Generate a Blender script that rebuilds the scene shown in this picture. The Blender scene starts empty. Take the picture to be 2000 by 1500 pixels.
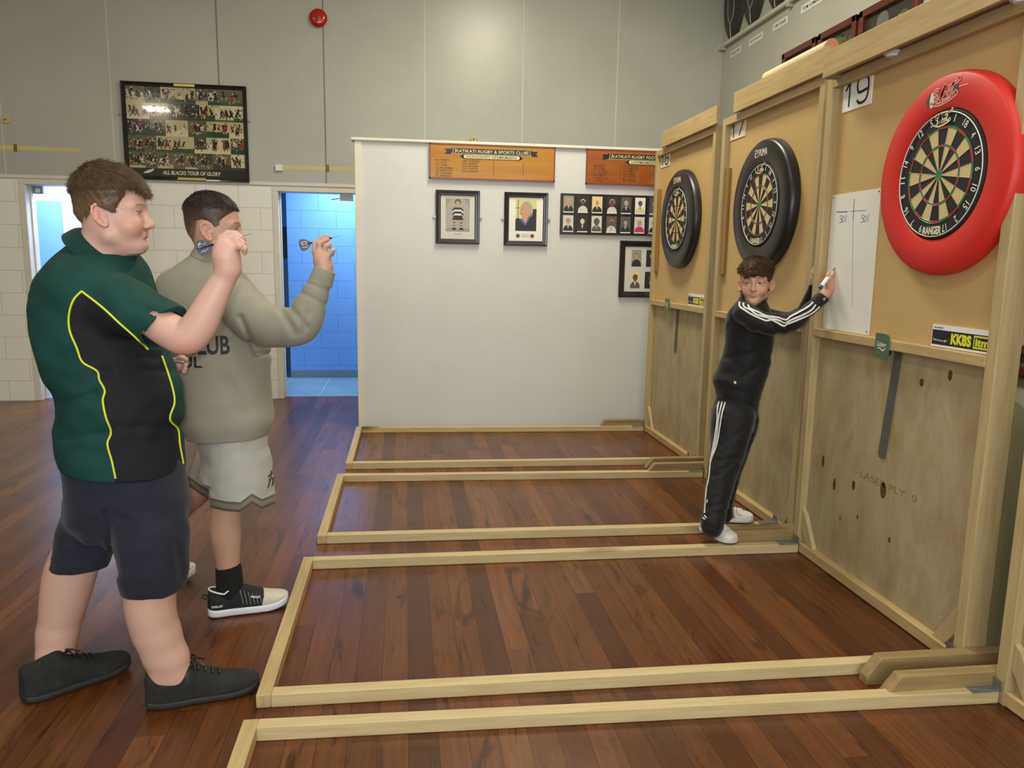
import bpy, bmesh, math, random
import numpy as np
from mathutils import Vector, Matrix
from mathutils.bvhtree import BVHTree
random.seed(7)
rng = np.random.default_rng(7)
SC = bpy.context.scene
COL = SC.collection
PI = math.pi

def lin(c):
    c = c / 255.0
    return c / 12.92 if c <= 0.04045 else ((c + 0.055) / 1.055) ** 2.4
def S(r, g, b): return (lin(r), lin(g), lin(b), 1.0)

# ------------------------------------------------------------------ materials
class NT:
    def __init__(s, name):
        m = bpy.data.materials.new(name); m.use_nodes = True
        s.m = m; s.t = m.node_tree; s.n = s.t.nodes; s.l = s.t.links
        s.b = s.n['Principled BSDF']
    def node(s, typ, **kw):
        n = s.n.new(typ)
        for k, v in kw.items():
            if k in n.inputs.keys(): s.set(n.inputs[k], v)
            else: setattr(n, k, v)
        return n
    def set(s, inp, v):
        if hasattr(v, 'is_linked') or isinstance(v, bpy.types.NodeSocket): s.l.new(v, inp)
        else: inp.default_value = v
    def inp(s, k, v): s.set(s.b.inputs[k], v)
    def math(s, op, a, b=None, c=None, clamp=False):
        n = s.n.new('ShaderNodeMath'); n.operation = op; n.use_clamp = clamp
        s.set(n.inputs[0], a)
        if b is not None: s.set(n.inputs[1], b)
        if c is not None: s.set(n.inputs[2], c)
        return n.outputs[0]
    def mix(s, f, a, b, mode='MIX'):
        n = s.n.new('ShaderNodeMix'); n.data_type = 'RGBA'; n.blend_type = mode
        s.set(n.inputs[0], f); s.set(n.inputs[6], a); s.set(n.inputs[7], b)
        return n.outputs[2]
    def ramp(s, f, stops, interp='LINEAR'):
        n = s.n.new('ShaderNodeValToRGB'); n.color_ramp.interpolation = interp
        e = n.color_ramp.elements
        while len(e) < len(stops): e.new(0.5)
        for i, (p, c) in enumerate(stops): e[i].position = p; e[i].color = c
        s.set(n.inputs[0], f); return n.outputs[0]
    def obj(s): return s.node('ShaderNodeTexCoord').outputs['Object']
    def map(s, v, scale=(1, 1, 1), loc=(0, 0, 0), rot=(0, 0, 0)):
        n = s.n.new('ShaderNodeMapping'); s.set(n.inputs[0], v)
        n.inputs['Scale'].default_value = scale; n.inputs['Location'].default_value = loc; n.inputs['Rotation'].default_value = rot
        return n.outputs[0]
    def noise(s, v, scale=5, detail=4, rough=0.55, dist=0.0):
        n = s.n.new('ShaderNodeTexNoise'); s.set(n.inputs['Vector'], v)
        n.inputs['Scale'].default_value = scale; n.inputs['Detail'].default_value = detail
        n.inputs['Roughness'].default_value = rough; n.inputs['Distortion'].default_value = dist
        return n.outputs[0]
    def attr(s, name, out='Fac'):
        n = s.n.new('ShaderNodeAttribute'); n.attribute_name = name; return n.outputs[out]
    def bump(s, h, strength=0.3, dist=0.01):
        n = s.n.new('ShaderNodeBump'); n.inputs['Strength'].default_value = strength; n.inputs['Distance'].default_value = dist
        s.set(n.inputs['Height'], h); s.l.new(n.outputs[0], s.b.inputs['Normal'])
    def sep(s, v):
        n = s.n.new('ShaderNodeSeparateXYZ'); s.set(n.inputs[0], v); return n.outputs
    def comb(s, x, y, z):
        n = s.n.new('ShaderNodeCombineXYZ')
        for i, v in enumerate((x, y, z)): s.set(n.inputs[i], v)
        return n.outputs[0]

def plain(name, col, rough=0.5, metal=0.0, spec=0.5, coat=0.0, emit=None, es=1.0, var=0.0, vs=20, bump=0.0, bs=200, sheen=0.0):
    t = NT(name)
    t.inp('Roughness', rough); t.inp('Metallic', metal); t.inp('Specular IOR Level', spec); t.inp('Coat Weight', coat)
    if var:
        v = t.noise(t.obj(), vs, 4)
        lo = tuple(c * (1 - var) for c in col[:3]) + (1,); hi = tuple(min(1, c * (1 + var)) for c in col[:3]) + (1,)
        t.inp('Base Color', t.ramp(v, [(0.3, lo), (0.7, hi)]))
    else: t.inp('Base Color', col)
    if bump: t.bump(t.noise(t.obj(), bs, 3), bump, 0.002)
    if emit: t.inp('Emission Color', emit); t.inp('Emission Strength', es)
    if sheen: t.inp('Sheen Weight', sheen)
    return t.m

def wood(name, c1, c2, axis, rough=0.55, fine=90, coarse=9, knots=None, var=0.25, coat=0.0):
    t = NT(name); o = t.obj()
    sc = [1, 1, 1]; sc['xyz'.index(axis)] = 0.06
    g = t.noise(t.map(o, tuple(sc)), fine, 5, 0.6, 0.3)
    sc2 = [1, 1, 1]; sc2['xyz'.index(axis)] = 0.12
    w = t.noise(t.map(o, tuple(sc2)), coarse, 3, 0.5, 1.2)
    col = t.ramp(g, [(0.3, c2), (0.65, c1)])
    col2 = t.mix(t.math('MULTIPLY', w, var * 2), col, tuple(c * 0.62 for c in c1[:3]) + (1,))
    if knots:
        sc3 = [1, 1, 1]; sc3['xyz'.index(axis)] = 0.35
        n = t.n.new('ShaderNodeTexVoronoi'); t.set(n.inputs['Vector'], t.map(o, tuple(sc3))); n.inputs['Scale'].default_value = knots
        col2 = t.mix(t.ramp(n.outputs['Distance'], [(0.05, (1, 1, 1, 1)), (0.13, (0, 0, 0, 1))]), col2, S(92, 58, 28))
    t.inp('Base Color', col2); t.inp('Roughness', rough); t.inp('Coat Weight', coat)
    t.bump(g, 0.15, 0.002)
    return t.m

# ------------------------------------------------------------------ mesh builder
class MB:
    def __init__(s): s.v = []; s.f = []; s.mi = []; s.cur = 0
    def mat(s, i): s.cur = i; return s
    def add(s, vs, fs, mi=None):
        o = len(s.v); s.v += [tuple(v) for v in vs]
        s.f += [tuple(i + o for i in f) for f in fs]
        s.mi += [s.cur if mi is None else mi] * len(fs); return s
    def box(s, x0, x1, y0, y1, z0, z1, M=None):
        vs = [Vector((x, y, z)) for x in (x0, x1) for y in (y0, y1) for z in (z0, z1)]
        if M is not None: vs = [M @ v for v in vs]
        return s.add(vs, [(0, 1, 3, 2), (4, 6, 7, 5), (0, 4, 5, 1), (2, 3, 7, 6), (0, 2, 6, 4), (1, 5, 7, 3)])
    def prism(s, poly, a, b, plane='xz', M=None):
        """extrude a 2-D polygon from a to b along the axis missing from plane"""
        def P(u, v, w):
            return {'xz': Vector((u, w, v)), 'yz': Vector((w, u, v)), 'xy': Vector((u, v, w))}[plane]
        n = len(poly); vs = [P(u, v, a) for u, v in poly] + [P(u, v, b) for u, v in poly]
        if M is not None: vs = [M @ v for v in vs]
        return s.add(vs, [tuple(range(n))[::-1], tuple(range(n, 2 * n))] + [(i, (i + 1) % n, n + (i + 1) % n, n + i) for i in range(n)])
    def ring(s, loops, cap0=True, cap1=True, closed=True):
        n = len(loops[0]); vs = [p for L in loops for p in L]; fs = []
        for k in range(len(loops) - 1):
            for i in range(n if closed else n - 1):
                j = (i + 1) % n
                fs.append((k * n + i, k * n + j, (k + 1) * n + j, (k + 1) * n + i))
        if cap0: fs.append(tuple(range(n))[::-1])
        if cap1: fs.append(tuple((len(loops) - 1) * n + i for i in range(n)))
        return s.add(vs, fs)
    def tube(s, pts, r, n=10, cap=True):
        pts = [Vector(p) for p in pts]; rs = r if isinstance(r, (list, tuple)) else [r] * len(pts)
        loops = []; up = None
        for i, p in enumerate(pts):
            d = (pts[min(i + 1, len(pts) - 1)] - pts[max(i - 1, 0)]).normalized()
            if up is None: up = Vector((0, 0, 1)) if abs(d.z) < 0.9 else Vector((1, 0, 0))
            a = d.cross(up).normalized(); b = a.cross(d).normalized(); up = b
            loops.append([p + (a * math.cos(2 * PI * k / n) + b * math.sin(2 * PI * k / n)) * rs[i] for k in range(n)])
        return s.ring(loops, cap, cap)
    def lathe(s, prof, origin, axis, n=48, cap0=True, cap1=True):
        """prof: list of (radius, distance along axis)"""
        ax = Vector(axis).normalized(); u = ax.orthogonal().normalized(); w = ax.cross(u); o = Vector(origin)
        loops = [[o + ax * d + (u * math.cos(2 * PI * k / n) + w * math.sin(2 * PI * k / n)) * r for k in range(n)] for r, d in prof]
        return s.ring(loops, cap0, cap1)
    def poly(s, pts, mi=None): return s.add(pts, [tuple(range(len(pts)))], mi)
    def build(s, name, mats, parent=None, smooth=None, bevel=0, kind=None, org=(0, 0, 0)):
        me = bpy.data.meshes.new(name)
        o3 = Vector(org)
        me.from_pydata([tuple(Vector(v) - o3) for v in s.v], [], s.f)
        for m in (mats if isinstance(mats, (list, tuple)) else [mats]): me.materials.append(m)
        me.polygons.foreach_set('material_index', s.mi)
        bm = bmesh.new(); bm.from_mesh(me); bmesh.ops.recalc_face_normals(bm, faces=bm.faces); bm.to_mesh(me); bm.free()
        if smooth:
            me.polygons.foreach_set('use_smooth', [True] * len(me.polygons))
            me.set_sharp_from_angle(angle=math.radians(smooth))
        ob = bpy.data.objects.new(name, me); COL.objects.link(ob)
        if parent is not None: ob.parent = parent
        else: ob.location = org
        if bevel:
            b = ob.modifiers.new('bevel', 'BEVEL'); b.width = bevel; b.segments = 2; b.limit_method = 'ANGLE'
        if kind: ob['kind'] = kind
        return ob

def empty(name, loc, label, cat, group=None, rz=0):
    o = bpy.data.objects.new(name, None); COL.objects.link(o); o.empty_display_size = 0.1
    o.location = loc; o.rotation_euler = (0, 0, rz)
    o['label'] = label; o['category'] = cat
    if group: o['group'] = group
    return o
def tag(o, label, cat, group=None):
    o['label'] = label; o['category'] = cat
    if group: o['group'] = group
    return o

# ------------------------------------------------------------------ lettering
_tc = {}
def glyphs(txt, bold=0.0, shear=0.0, space=1.0):
    k = (txt, bold, shear, space)
    if k in _tc: return _tc[k]
    cu = bpy.data.curves.new('lettering', 'FONT'); cu.body = txt; cu.size = 1; cu.offset = bold; cu.shear = shear
    cu.space_character = space; cu.resolution_u = 3
    ob = bpy.data.objects.new('lettering', cu); COL.objects.link(ob)
    bpy.context.view_layer.update()
    me = ob.evaluated_get(bpy.context.evaluated_depsgraph_get()).to_mesh()
    vs = [tuple(v.co) for v in me.vertices]; fs = [tuple(p.vertices) for p in me.polygons]
    ob.evaluated_get(bpy.context.evaluated_depsgraph_get()).to_mesh_clear()
    bpy.data.objects.remove(ob); bpy.data.curves.remove(cu)
    if not vs: vs = [(0, 0, 0)]
    x0 = min(v[0] for v in vs); x1 = max(v[0] for v in vs); y0 = min(v[1] for v in vs); y1 = max(v[1] for v in vs)
    _tc[k] = (vs, fs, x0, x1, y0, y1); return _tc[k]
def letter(mb, txt, org, u, v, w=None, h=None, mi=None, bold=0.0, shear=0.0, space=1.0, center=True):
    """flat lettering: org = centre (or lower left), u / v = unit directions of the line and of up; w / h = size in metres"""
    vs, fs, x0, x1, y0, y1 = glyphs(txt, bold, shear, space)
    sx = (w / max(1e-6, x1 - x0)) if w else None; sy = (h / max(1e-6, y1 - y0)) if h else None
    if sx is None: sx = sy
    if sy is None: sy = sx
    o, u, v = Vector(org), Vector(u), Vector(v)
    cx, cy = ((x0 + x1) / 2, (y0 + y1) / 2) if center else (x0, y0)
    mb.add([o + u * ((p[0] - cx) * sx) + v * ((p[1] - cy) * sy) for p in vs], fs, mi)
def stroke(mb, pts, wd, org, u, v, mi=None, closed=False):
    """flat pen stroke through 2-D points"""
    o, u, v = Vector(org), Vector(u), Vector(v); pts = [Vector((p[0], p[1])) for p in pts]
    n = len(pts); L = []; Rr = []
    for i in range(n):
        if closed: d = pts[(i + 1) % n] - pts[i - 1]
        else: d = pts[min(i + 1, n - 1)] - pts[max(i - 1, 0)]
        if d.length < 1e-9: d = Vector((1, 0))
        d.normalize(); q = Vector((-d.y, d.x)) * wd / 2
        L.append(pts[i] + q); Rr.append(pts[i] - q)
    T = lambda p: o + u * p.x + v * p.y
    vs = [T(p) for p in L] + [T(p) for p in Rr]
    fs = [(i, (i + 1) % n, n + (i + 1) % n, n + i) for i in range(n if closed else n - 1)]
    mb.add(vs, fs, mi)
def ell(mb, c, ru, rv, u, v, mi=None, n=20, a0=0, a1=2 * PI):
    c, u, v = Vector(c), Vector(u), Vector(v)
    mb.poly([c + u * (ru * math.cos(a0 + (a1 - a0) * k / n)) + v * (rv * math.sin(a0 + (a1 - a0) * k / n)) for k in range(n if a1 - a0 > 6.2 else n + 1)], mi)
def bez(p, n=8):
    """smooth curve through 2-D points"""
    out = []
    P = [p[0]] + list(p) + [p[-1]]
    for i in range(1, len(P) - 2):
        a, b, c, d = [np.array(q, float) for q in P[i - 1:i + 3]]
        for k in range(n):
            t = k / n
            out.append(tuple(0.5 * ((2 * b) + (-a + c) * t + (2 * a - 5 * b + 4 * c - d) * t * t + (-a + 3 * b - 3 * c + d) * t ** 3)))
    out.append(tuple(p[-1])); return out
# ------------------------------------------------------------------ shared materials
M = {}
M['pineX'] = wood('pine_x', S(206, 188, 140), S(184, 162, 112), 'x', 0.55, 60, 6, knots=2.2)
M['pineY'] = wood('pine_y', S(196, 172, 120), S(170, 144, 94), 'y', 0.55, 60, 6, knots=2.0)
M['pineZ'] = wood('pine_z', S(194, 174, 126), S(170, 150, 104), 'z', 0.55, 60, 6, knots=1.6)
M['green_z'] = wood('treated_pine_z', S(138, 126, 84), S(112, 100, 62), 'z', 0.6, 40, 5, knots=2.4)
M['foot'] = wood('treated_pine_x', S(158, 136, 88), S(126, 104, 64), 'x', 0.6, 40, 5)
def plywood(name, axis='z'):
    t = NT(name); o = t.obj()
    a = t.noise(t.map(o, (1, 1.9, 0.7)), 2.6, 5, 0.6, 1.0)
    g = t.noise(t.map(o, (1, 26, 1.2)), 6, 4, 0.6, 0.2)
    big = t.noise(t.map(o, (1, 1, 0.7)), 5, 5, 0.65)
    c = t.ramp(a, [(0.25, S(146, 126, 88)), (0.45, S(164, 148, 110)), (0.62, S(174, 161, 126)), (0.8, S(154, 132, 92))])
    c = t.mix(t.math('MULTIPLY', t.ramp(g, [(0.42, (0, 0, 0, 1)), (0.7, (1, 1, 1, 1))]), 0.18), c, S(120, 106, 68))
    c = t.mix(t.math('MULTIPLY', t.ramp(big, [(0.5, (0, 0, 0, 1)), (0.75, (1, 1, 1, 1))]), 0.5), c, S(124, 100, 60))
    t.inp('Base Color', c); t.inp('Roughness', 0.6); t.bump(g, 0.1, 0.002)
    return t.m
M['ply'] = plywood('plywood')
def particle(name):
    t = NT(name); o = t.obj()
    f = t.noise(o, 260, 3, 0.7); b = t.noise(o, 2.2, 4, 0.6); s = t.noise(o, 11, 5, 0.7)
    c = t.ramp(f, [(0.3, S(186, 154, 98)), (0.7, S(204, 174, 116))])
    c = t.mix(t.math('MULTIPLY', t.ramp(b, [(0.45, (0, 0, 0, 1)), (0.7, (1, 1, 1, 1))]), 0.3), c, S(176, 142, 96))
    c = t.mix(t.math('MULTIPLY', t.ramp(s, [(0.66, (0, 0, 0, 1)), (0.74, (1, 1, 1, 1))]), 0.25), c, S(120, 96, 66))
    t.inp('Base Color', c); t.inp('Roughness', 0.55); return t.m
M['board'] = particle('particle_board')
M['knot'] = plain('knot_brown', S(82, 56, 34), 0.7)
M['gusset'] = wood('grey_plywood', S(142, 136, 102), S(122, 118, 88), 'z', 0.6, 30, 4)
M['galv'] = plain('galvanised_steel', S(150, 156, 158), 0.4, 0.8, var=0.1, vs=60)
M['black'] = plain('black_plastic', S(22, 22, 24), 0.35)
M['blackgloss'] = plain('black_gloss', S(16, 14, 16), 0.12, coat=0.6)
M['white'] = plain('white_paper', S(232, 232, 226), 0.5)
M['cream'] = plain('cream_ink', S(226, 220, 190), 0.5)
M['ink'] = plain('dark_ink', S(24, 24, 34), 0.5)
M['blueink'] = plain('blue_marker_ink', S(70, 96, 170), 0.5)

# ------------------------------------------------------------------ floor
def floor_mat():
    t = NT('varnished_boards'); o = t.obj(); x, y, z = t.sep(o)[:3]
    W = 0.089
    bx = t.math('DIVIDE', x, W); ix = t.math('FLOOR', bx); fx = t.math('SUBTRACT', bx, ix)
    wn = t.n.new('ShaderNodeTexWhiteNoise'); wn.noise_dimensions = '1D'; t.set(wn.inputs['W'], ix)
    yo = t.math('ADD', t.math('DIVIDE', y, 2.7), t.math('MULTIPLY', wn.outputs[0], 9.0)); iy = t.math('FLOOR', yo); fy = t.math('SUBTRACT', yo, iy)
    w2 = t.n.new('ShaderNodeTexWhiteNoise'); w2.noise_dimensions = '2D'; t.set(w2.inputs['Vector'], t.comb(ix, iy, 0.0))
    r = w2.outputs[0]
    base = t.ramp(r, [(0.0, S(76, 40, 19)), (0.3, S(94, 51, 22)), (0.55, S(104, 58, 24)), (0.8, S(120, 71, 31)), (1.0, S(86, 46, 22))])
    off = t.math('MULTIPLY', r, 40.0)
    v = t.comb(t.math('ADD', x, off), t.math('ADD', y, off), 0.0)
    g = t.noise(t.map(v, (1, 0.05, 1)), 46, 5, 0.62, 0.5)
    k = t.noise(t.map(v, (1, 0.16, 1)), 13, 5, 0.65, 1.4)
    c = t.mix(t.math('MULTIPLY', t.ramp(g, [(0.4, (1, 1, 1, 1)), (0.62, (0, 0, 0, 1))]), 0.4), base, S(58, 29, 13))
    c = t.mix(t.math('MULTIPLY', t.ramp(k, [(0.55, (0, 0, 0, 1)), (0.68, (1, 1, 1, 1))]), 0.8), c, S(32, 17, 9))
    d = t.n.new('ShaderNodeTexVoronoi'); t.set(d.inputs['Vector'], t.map(v, (1, 0.8, 1))); d.inputs['Scale'].default_value = 3.2
    c = t.mix(t.ramp(d.outputs['Distance'], [(0.03, (1, 1, 1, 1)), (0.06, (0, 0, 0, 1))]), c, S(36, 18, 10))
    e = t.math('MULTIPLY', t.math('SUBTRACT', 0.5, t.math('ABSOLUTE', t.math('SUBTRACT', fx, 0.5))), W)
    gap = t.math('LESS_THAN', e, 0.0011)
    ey = t.math('MULTIPLY', t.math('SUBTRACT', 0.5, t.math('ABSOLUTE', t.math('SUBTRACT', fy, 0.5))), 2.7)
    gap = t.math('MAXIMUM', gap, t.math('LESS_THAN', ey, 0.0012))
    c = t.mix(t.math('MULTIPLY', gap, 0.8), c, S(24, 12, 8))
    t.inp('Base Color', c)
    rn = t.noise(o, 3.5, 4, 0.6); sm = t.noise(o, 60, 3, 0.6)
    t.inp('Roughness', t.ramp(t.math('ADD', t.math('MULTIPLY', rn, 0.7), t.math('MULTIPLY', sm, 0.3)), [(0.3, (0.24,) * 3 + (1,)), (0.7, (0.38,) * 3 + (1,))]))
    t.inp('Specular IOR Level', 0.5)
    h = t.math('SUBTRACT', t.math('ADD', t.math('MULTIPLY', sm, 0.10), t.math('MULTIPLY', r, 0.35)), gap)
    t.bump(h, 0.12, 0.002)
    return t.m
mb = MB().box(-6.2, 3.4, -3.2, 8.0, -0.12, 0.0)
mb.build('floor', floor_mat(), kind='structure')

# ------------------------------------------------------------------ walls
WY = 7.88
def upper_mat():
    t = NT('painted_wallboard'); o = t.obj()
    n = t.noise(o, 1.3, 4, 0.6); f = t.noise(o, 240, 2, 0.5)
    t.inp('Base Color', t.ramp(n, [(0.3, S(176, 175, 165)), (0.7, S(186, 185, 174))]))
    t.inp('Roughness', 0.33); t.bump(f, 0.05, 0.001); return t.m
M['upper'] = upper_mat()
def block_mat(name, c, dark, rough=0.5, swap=False, w=0.4, h=0.2115, zoff=0.0):
    t = NT(name); o = t.obj(); x, y, z = t.sep(o)[:3]
    u = y if swap else x
    b = t.n.new('ShaderNodeTexBrick'); t.set(b.inputs['Vector'], t.comb(u, t.math('ADD', z, zoff), 0.0))
    b.inputs['Color1'].default_value = c; b.inputs['Color2'].default_value = c; b.inputs['Mortar'].default_value = dark
    b.inputs['Scale'].default_value = 1; b.inputs['Brick Width'].default_value = w; b.inputs['Row Height'].default_value = h
    b.inputs['Mortar Size'].default_value = 0.0035; b.inputs['Mortar Smooth'].default_value = 0.4
    n = t.noise(o, 2.0, 4, 0.6)
    col = t.mix(t.math('MULTIPLY', n, 0.22), b.outputs['Color'], tuple(k * 0.8 for k in c[:3]) + (1,))
    t.inp('Base Color', col); t.inp('Roughness', rough)
    t.bump(t.math('ADD', t.math('MULTIPLY', b.outputs['Fac'], -1.0), t.math('MULTIPLY', t.noise(o, 90, 3), 0.15)), 0.5, 0.004)
    return t.m
M['block'] = block_mat('white_block', S(242, 240, 232), S(212, 206, 188), zoff=0.02)
M['blueblock'] = block_mat('blue_block', S(100, 156, 224), S(74, 126, 198), 0.4, w=0.4, h=0.2, zoff=0.05)
M['bluepaint'] = plain('blue_paint', S(92, 144, 208), 0.45)
M['whiteblock'] = block_mat('pale_block', S(214, 220, 226), S(190, 196, 200), 0.5, w=0.4, h=0.2)
M['paint'] = plain('cream_paint', S(220, 214, 200), 0.42, var=0.05, vs=6)
M['partition'] = plain('partition_paint', S(208, 208, 206), 0.42, var=0.03, vs=3)
# upper wall boards with joint strips
mb = MB().box(-6.2, 3.2, WY, WY + 0.1, 2.13, 4.42).mat(1)
for i, x in enumerate((-3.66, -2.70, -1.734, -0.765, 0.188, 1.154, 2.111)):
    mb.mat(1 if i in (2, 3) else 2); mb.box(x - 0.006, x + 0.006, WY - 0.003, WY, 2.13, 4.42)
mb.build('wall_back', [M['upper'], plain('joint_grey', S(128, 126, 116), 0.6), plain('joint_pale', S(206, 203, 190), 0.5)], kind='structure')
# lower block wall with two door openings
D1 = (-3.51, -2.68); D2 = (-1.228, -0.40); DH = 2.045
mb = MB()
for a, b in ((-6.2, D1[0] - 0.055), (D1[1] + 0.055, D2[0] - 0.055), (D2[1] + 0.055, 3.2)): mb.box(a, b, WY + 0.012, WY + 0.2, 0, 2.13)
mb.box(D1[0] - 0.055, D1[1] + 0.055, WY + 0.012, WY + 0.2, DH + 0.04, 2.13); mb.box(D2[0] - 0.055, D2[1] + 0.055, WY + 0.012, WY + 0.2, DH + 0.04, 2.13)
mb.build('wall_back_lower', M['block'], kind='structure')
mb = MB().box(-6.2, 3.2, WY - 0.006, WY + 0.02, 2.100, 2.13)
mb.build('trim_1', M['paint'], kind='structure')
for k, (a, b) in enumerate((D1, D2)):
    mb = MB()
    for x0, x1 in ((a - 0.055, a), (b, b + 0.055)): mb.box(x0, x1, WY + 0.002, WY + 0.205, 0, DH + 0.0)
    mb.box(a - 0.055, b + 0.055, WY + 0.002, WY + 0.205, DH, DH + 0.04)
    for x0, x1 in ((a, a + 0.012), (b - 0.012, b)): mb.box(x0, x1, WY + 0.09, WY + 0.13, 0, DH)
    d = mb.build('door_%d' % (k + 1), M['paint'], kind='structure', bevel=0.004)
mb = MB().box(3.2, 3.32, -3.2, 8.0, 0, 4.42)
mb.build('wall_right', M['upper'], kind='structure')
mb = MB().box(-6.32, -6.2, -3.2, 8.0, 0, 4.42); mb.build('wall_left', M['upper'], kind='structure')
mb = MB().box(-6.2, 3.2, -3.32, -3.2, 0, 4.42); mb.build('wall_front', M['upper'], kind='structure')
mb = MB().box(-6.3, 3.3, -3.3, 8.0, 4.42, 4.52); mb.build('ceiling', plain('ceiling_white', S(214, 208, 190), 0.7), kind='structure')
# free-standing white partition in front of the end wall
PY = 6.42
mb = MB().box(-0.345, 2.95, PY, PY + 0.09, 0, 2.335); mb.build('wall_partition', M['partition'], kind='structure')
mb = MB().box(-0.40, -0.345, PY - 0.008, PY + 0.10, 0, 2.335).box(-0.425, 2.95, PY - 0.022, PY + 0.115, 2.335, 2.357)
mb.build('trim_2', M['paint'], kind='structure', bevel=0.003)

# ------------------------------------------------------------------ rooms behind the doors
lino = NT('blue_lino'); o = lino.obj()
bn = lino.n.new('ShaderNodeTexBrick'); lino.set(bn.inputs['Vector'], o); bn.offset = 0
bn.inputs['Color1'].default_value = S(120, 160, 190); bn.inputs['Color2'].default_value = S(112, 152, 184); bn.inputs['Mortar'].default_value = S(170, 200, 215)
bn.inputs['Scale'].default_value = 1; bn.inputs['Brick Width'].default_value = 0.45; bn.inputs['Row Height'].default_value = 0.45; bn.inputs['Mortar Size'].default_value = 0.004
lino.inp('Base Color', bn.outputs['Color']); lino.inp('Roughness', 0.35)
mb = MB().box(-6.2, 3.2, 8.0, 12.0, -0.12, 0.002); mb.build('floor_washroom', lino.m, kind='structure')
mb = MB().box(-6.2, 3.2, WY + 0.2, 12.0, 2.5, 2.6); mb.build('ceiling_washroom', plain('washroom_ceiling', S(205, 220, 235), 0.6), kind='structure')
mb = MB().box(-1.36, 3.2, 9.3, 9.42, 0.0, 2.5); mb.build('wall_passage', M['blueblock'], kind='structure')
mb = MB().box(-1.36, 3.2, 9.285, 9.3, 0, 0.09); mb.build('baseboard_passage', plain('grey_skirting', S(96, 122, 140), 0.5), kind='structure')
mb = MB().box(-2.3, -1.36, 10.2, 10.32, 0, 2.5).mat(1).box(-1.75, -1.38, 10.19, 10.2, 1.40, 1.80).mat(2).box(-1.75, -1.36, 10.17, 10.2, 0.0, 1.30)
mb.build('wall_passage_end', [M['bluepaint'], plain('dark_opening', S(16, 18, 28), 0.4), plain('blue_grey_panel', S(110, 140, 160), 0.5)], kind='structure')
mb = MB().box(-2.42, -2.3, WY + 0.2, 12.0, 0, 2.5); mb.build('wall_washroom_divider', M['bluepaint'], kind='structure')
mb = MB().box(-4.22, -4.08, WY + 0.2, 9.4, 0, 2.5); mb.build('wall_washroom_side', M['bluepaint'], kind='structure')
mb = MB().box(-4.08, -2.42, 9.4, 9.5, 0, 2.5); mb.build('wall_washroom', M['whiteblock'], kind='structure')
t = empty('toilet_cubicle', (-3.7, 9.2, 0), 'blue toilet cubicle panel with pale edge post seen through the open doorway behind the boys', 'cubicle')
MB().box(-0.30, -0.02, -0.02, 0.02, 0.15, 1.98).build('panel', plain('cubicle_blue', S(120, 165, 215), 0.4), t)
MB().box(-0.335, -0.30, -0.03, 0.03, 0, 2.02).build('post', M['white'], t)
MB().box(-0.02, 0.02, -0.03, 0.03, 0, 2.02).build('post', M['white'], t)

# ------------------------------------------------------------------ small things on the end wall
def wall_bell():
    t = empty('alarm_bell', (-0.805, WY, 3.643), 'round red fire alarm bell high on the grey end wall', 'alarm')
    red = plain('bell_red', S(178, 20, 28), 0.25, coat=0.5)
    MB().lathe([(0.045, 0), (0.045, -0.02)], (0, 0, 0), (0, 1, 0), 24).build('base', M['black'], t, 40)
    MB().lathe([(0.055, -0.018), (0.078, -0.024), (0.082, -0.032), (0.074, -0.046), (0.05, -0.055), (0.02, -0.058)], (0, 0, 0), (0, 1, 0), 40).build('gong', red, t, 50)
    MB().lathe([(0.016, -0.057), (0.016, -0.064), (0.007, -0.066), (0.007, -0.074)], (0, 0, 0), (0, 1, 0), 16).build('bolt', plain('bolt_olive', S(96, 92, 48), 0.4, 0.6), t, 40)
wall_bell()
def hook_disc(x, z, label):
    t = empty('hook_disc', (x, WY, z), label, 'hook', 'round wooden hook discs on the end wall')
    MB().lathe([(0.036, 0), (0.036, -0.010), (0.030, -0.016)], (0, 0, 0), (0, 1, 0), 24).build('disc', plain('disc_wood', S(206, 184, 138), 0.5), t, 40)
    MB().lathe([(0.008, -0.015), (0.008, -0.028), (0.004, -0.030)], (0, 0, 0), (0, 1, 0), 12).build('peg', plain('peg_brown', S(128, 92, 46), 0.4), t, 40)
hook_disc(-3.62, 2.614, 'small round wooden hook disc on the grey wall above the boy in green')
hook_disc(0.672, 2.600, 'small round wooden hook disc peeping over the white partition above the honours board')
ytape = plain('yellow_tape', S(206, 204, 120), 0.5); ytape2 = plain('faded_tape', S(206, 192, 140), 0.5); brn = plain('brown_tag', S(132, 96, 38), 0.5)
def tape(x0, x1, z, xm, label, tx):
    t = empty('masking_tape', ((x0 + x1) / 2, WY, z), label, 'tape', 'strips of old yellow tape on the end wall')
    xc = (x0 + x1) / 2
    MB().box(x0 - xc, xm - xc, -0.0015, 0, -0.020, 0.020).build('strip', ytape, t)
    MB().box(xm - xc, x1 - xc, -0.0015, 0, -0.022, 0.018).build('strip', ytape2, t)
    MB().box(tx - xc - 0.014, tx - xc + 0.014, -0.006, -0.0015, -0.034, 0.034).build('tag', brn, t)
tape(-3.72, -3.0, 2.368, -3.28, 'old yellow tape with brown tag on the wall left of the rugby poster', -3.56)
tape(-1.16, -0.42, 2.274, -1.15, 'faded yellow tape with brown tag on the wall above the blue doorway', -0.75)
mb = MB().box(-0.034, 0.034, -0.03, 0, -0.030, 0.028)
tag(mb.build('sensor_box', M['white'], None, org=(0, 0, 0), bevel=0.004), 'small white plastic box on the wall beside the faded yellow tape', 'box').location = (-1.206, WY, 2.264)
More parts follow.
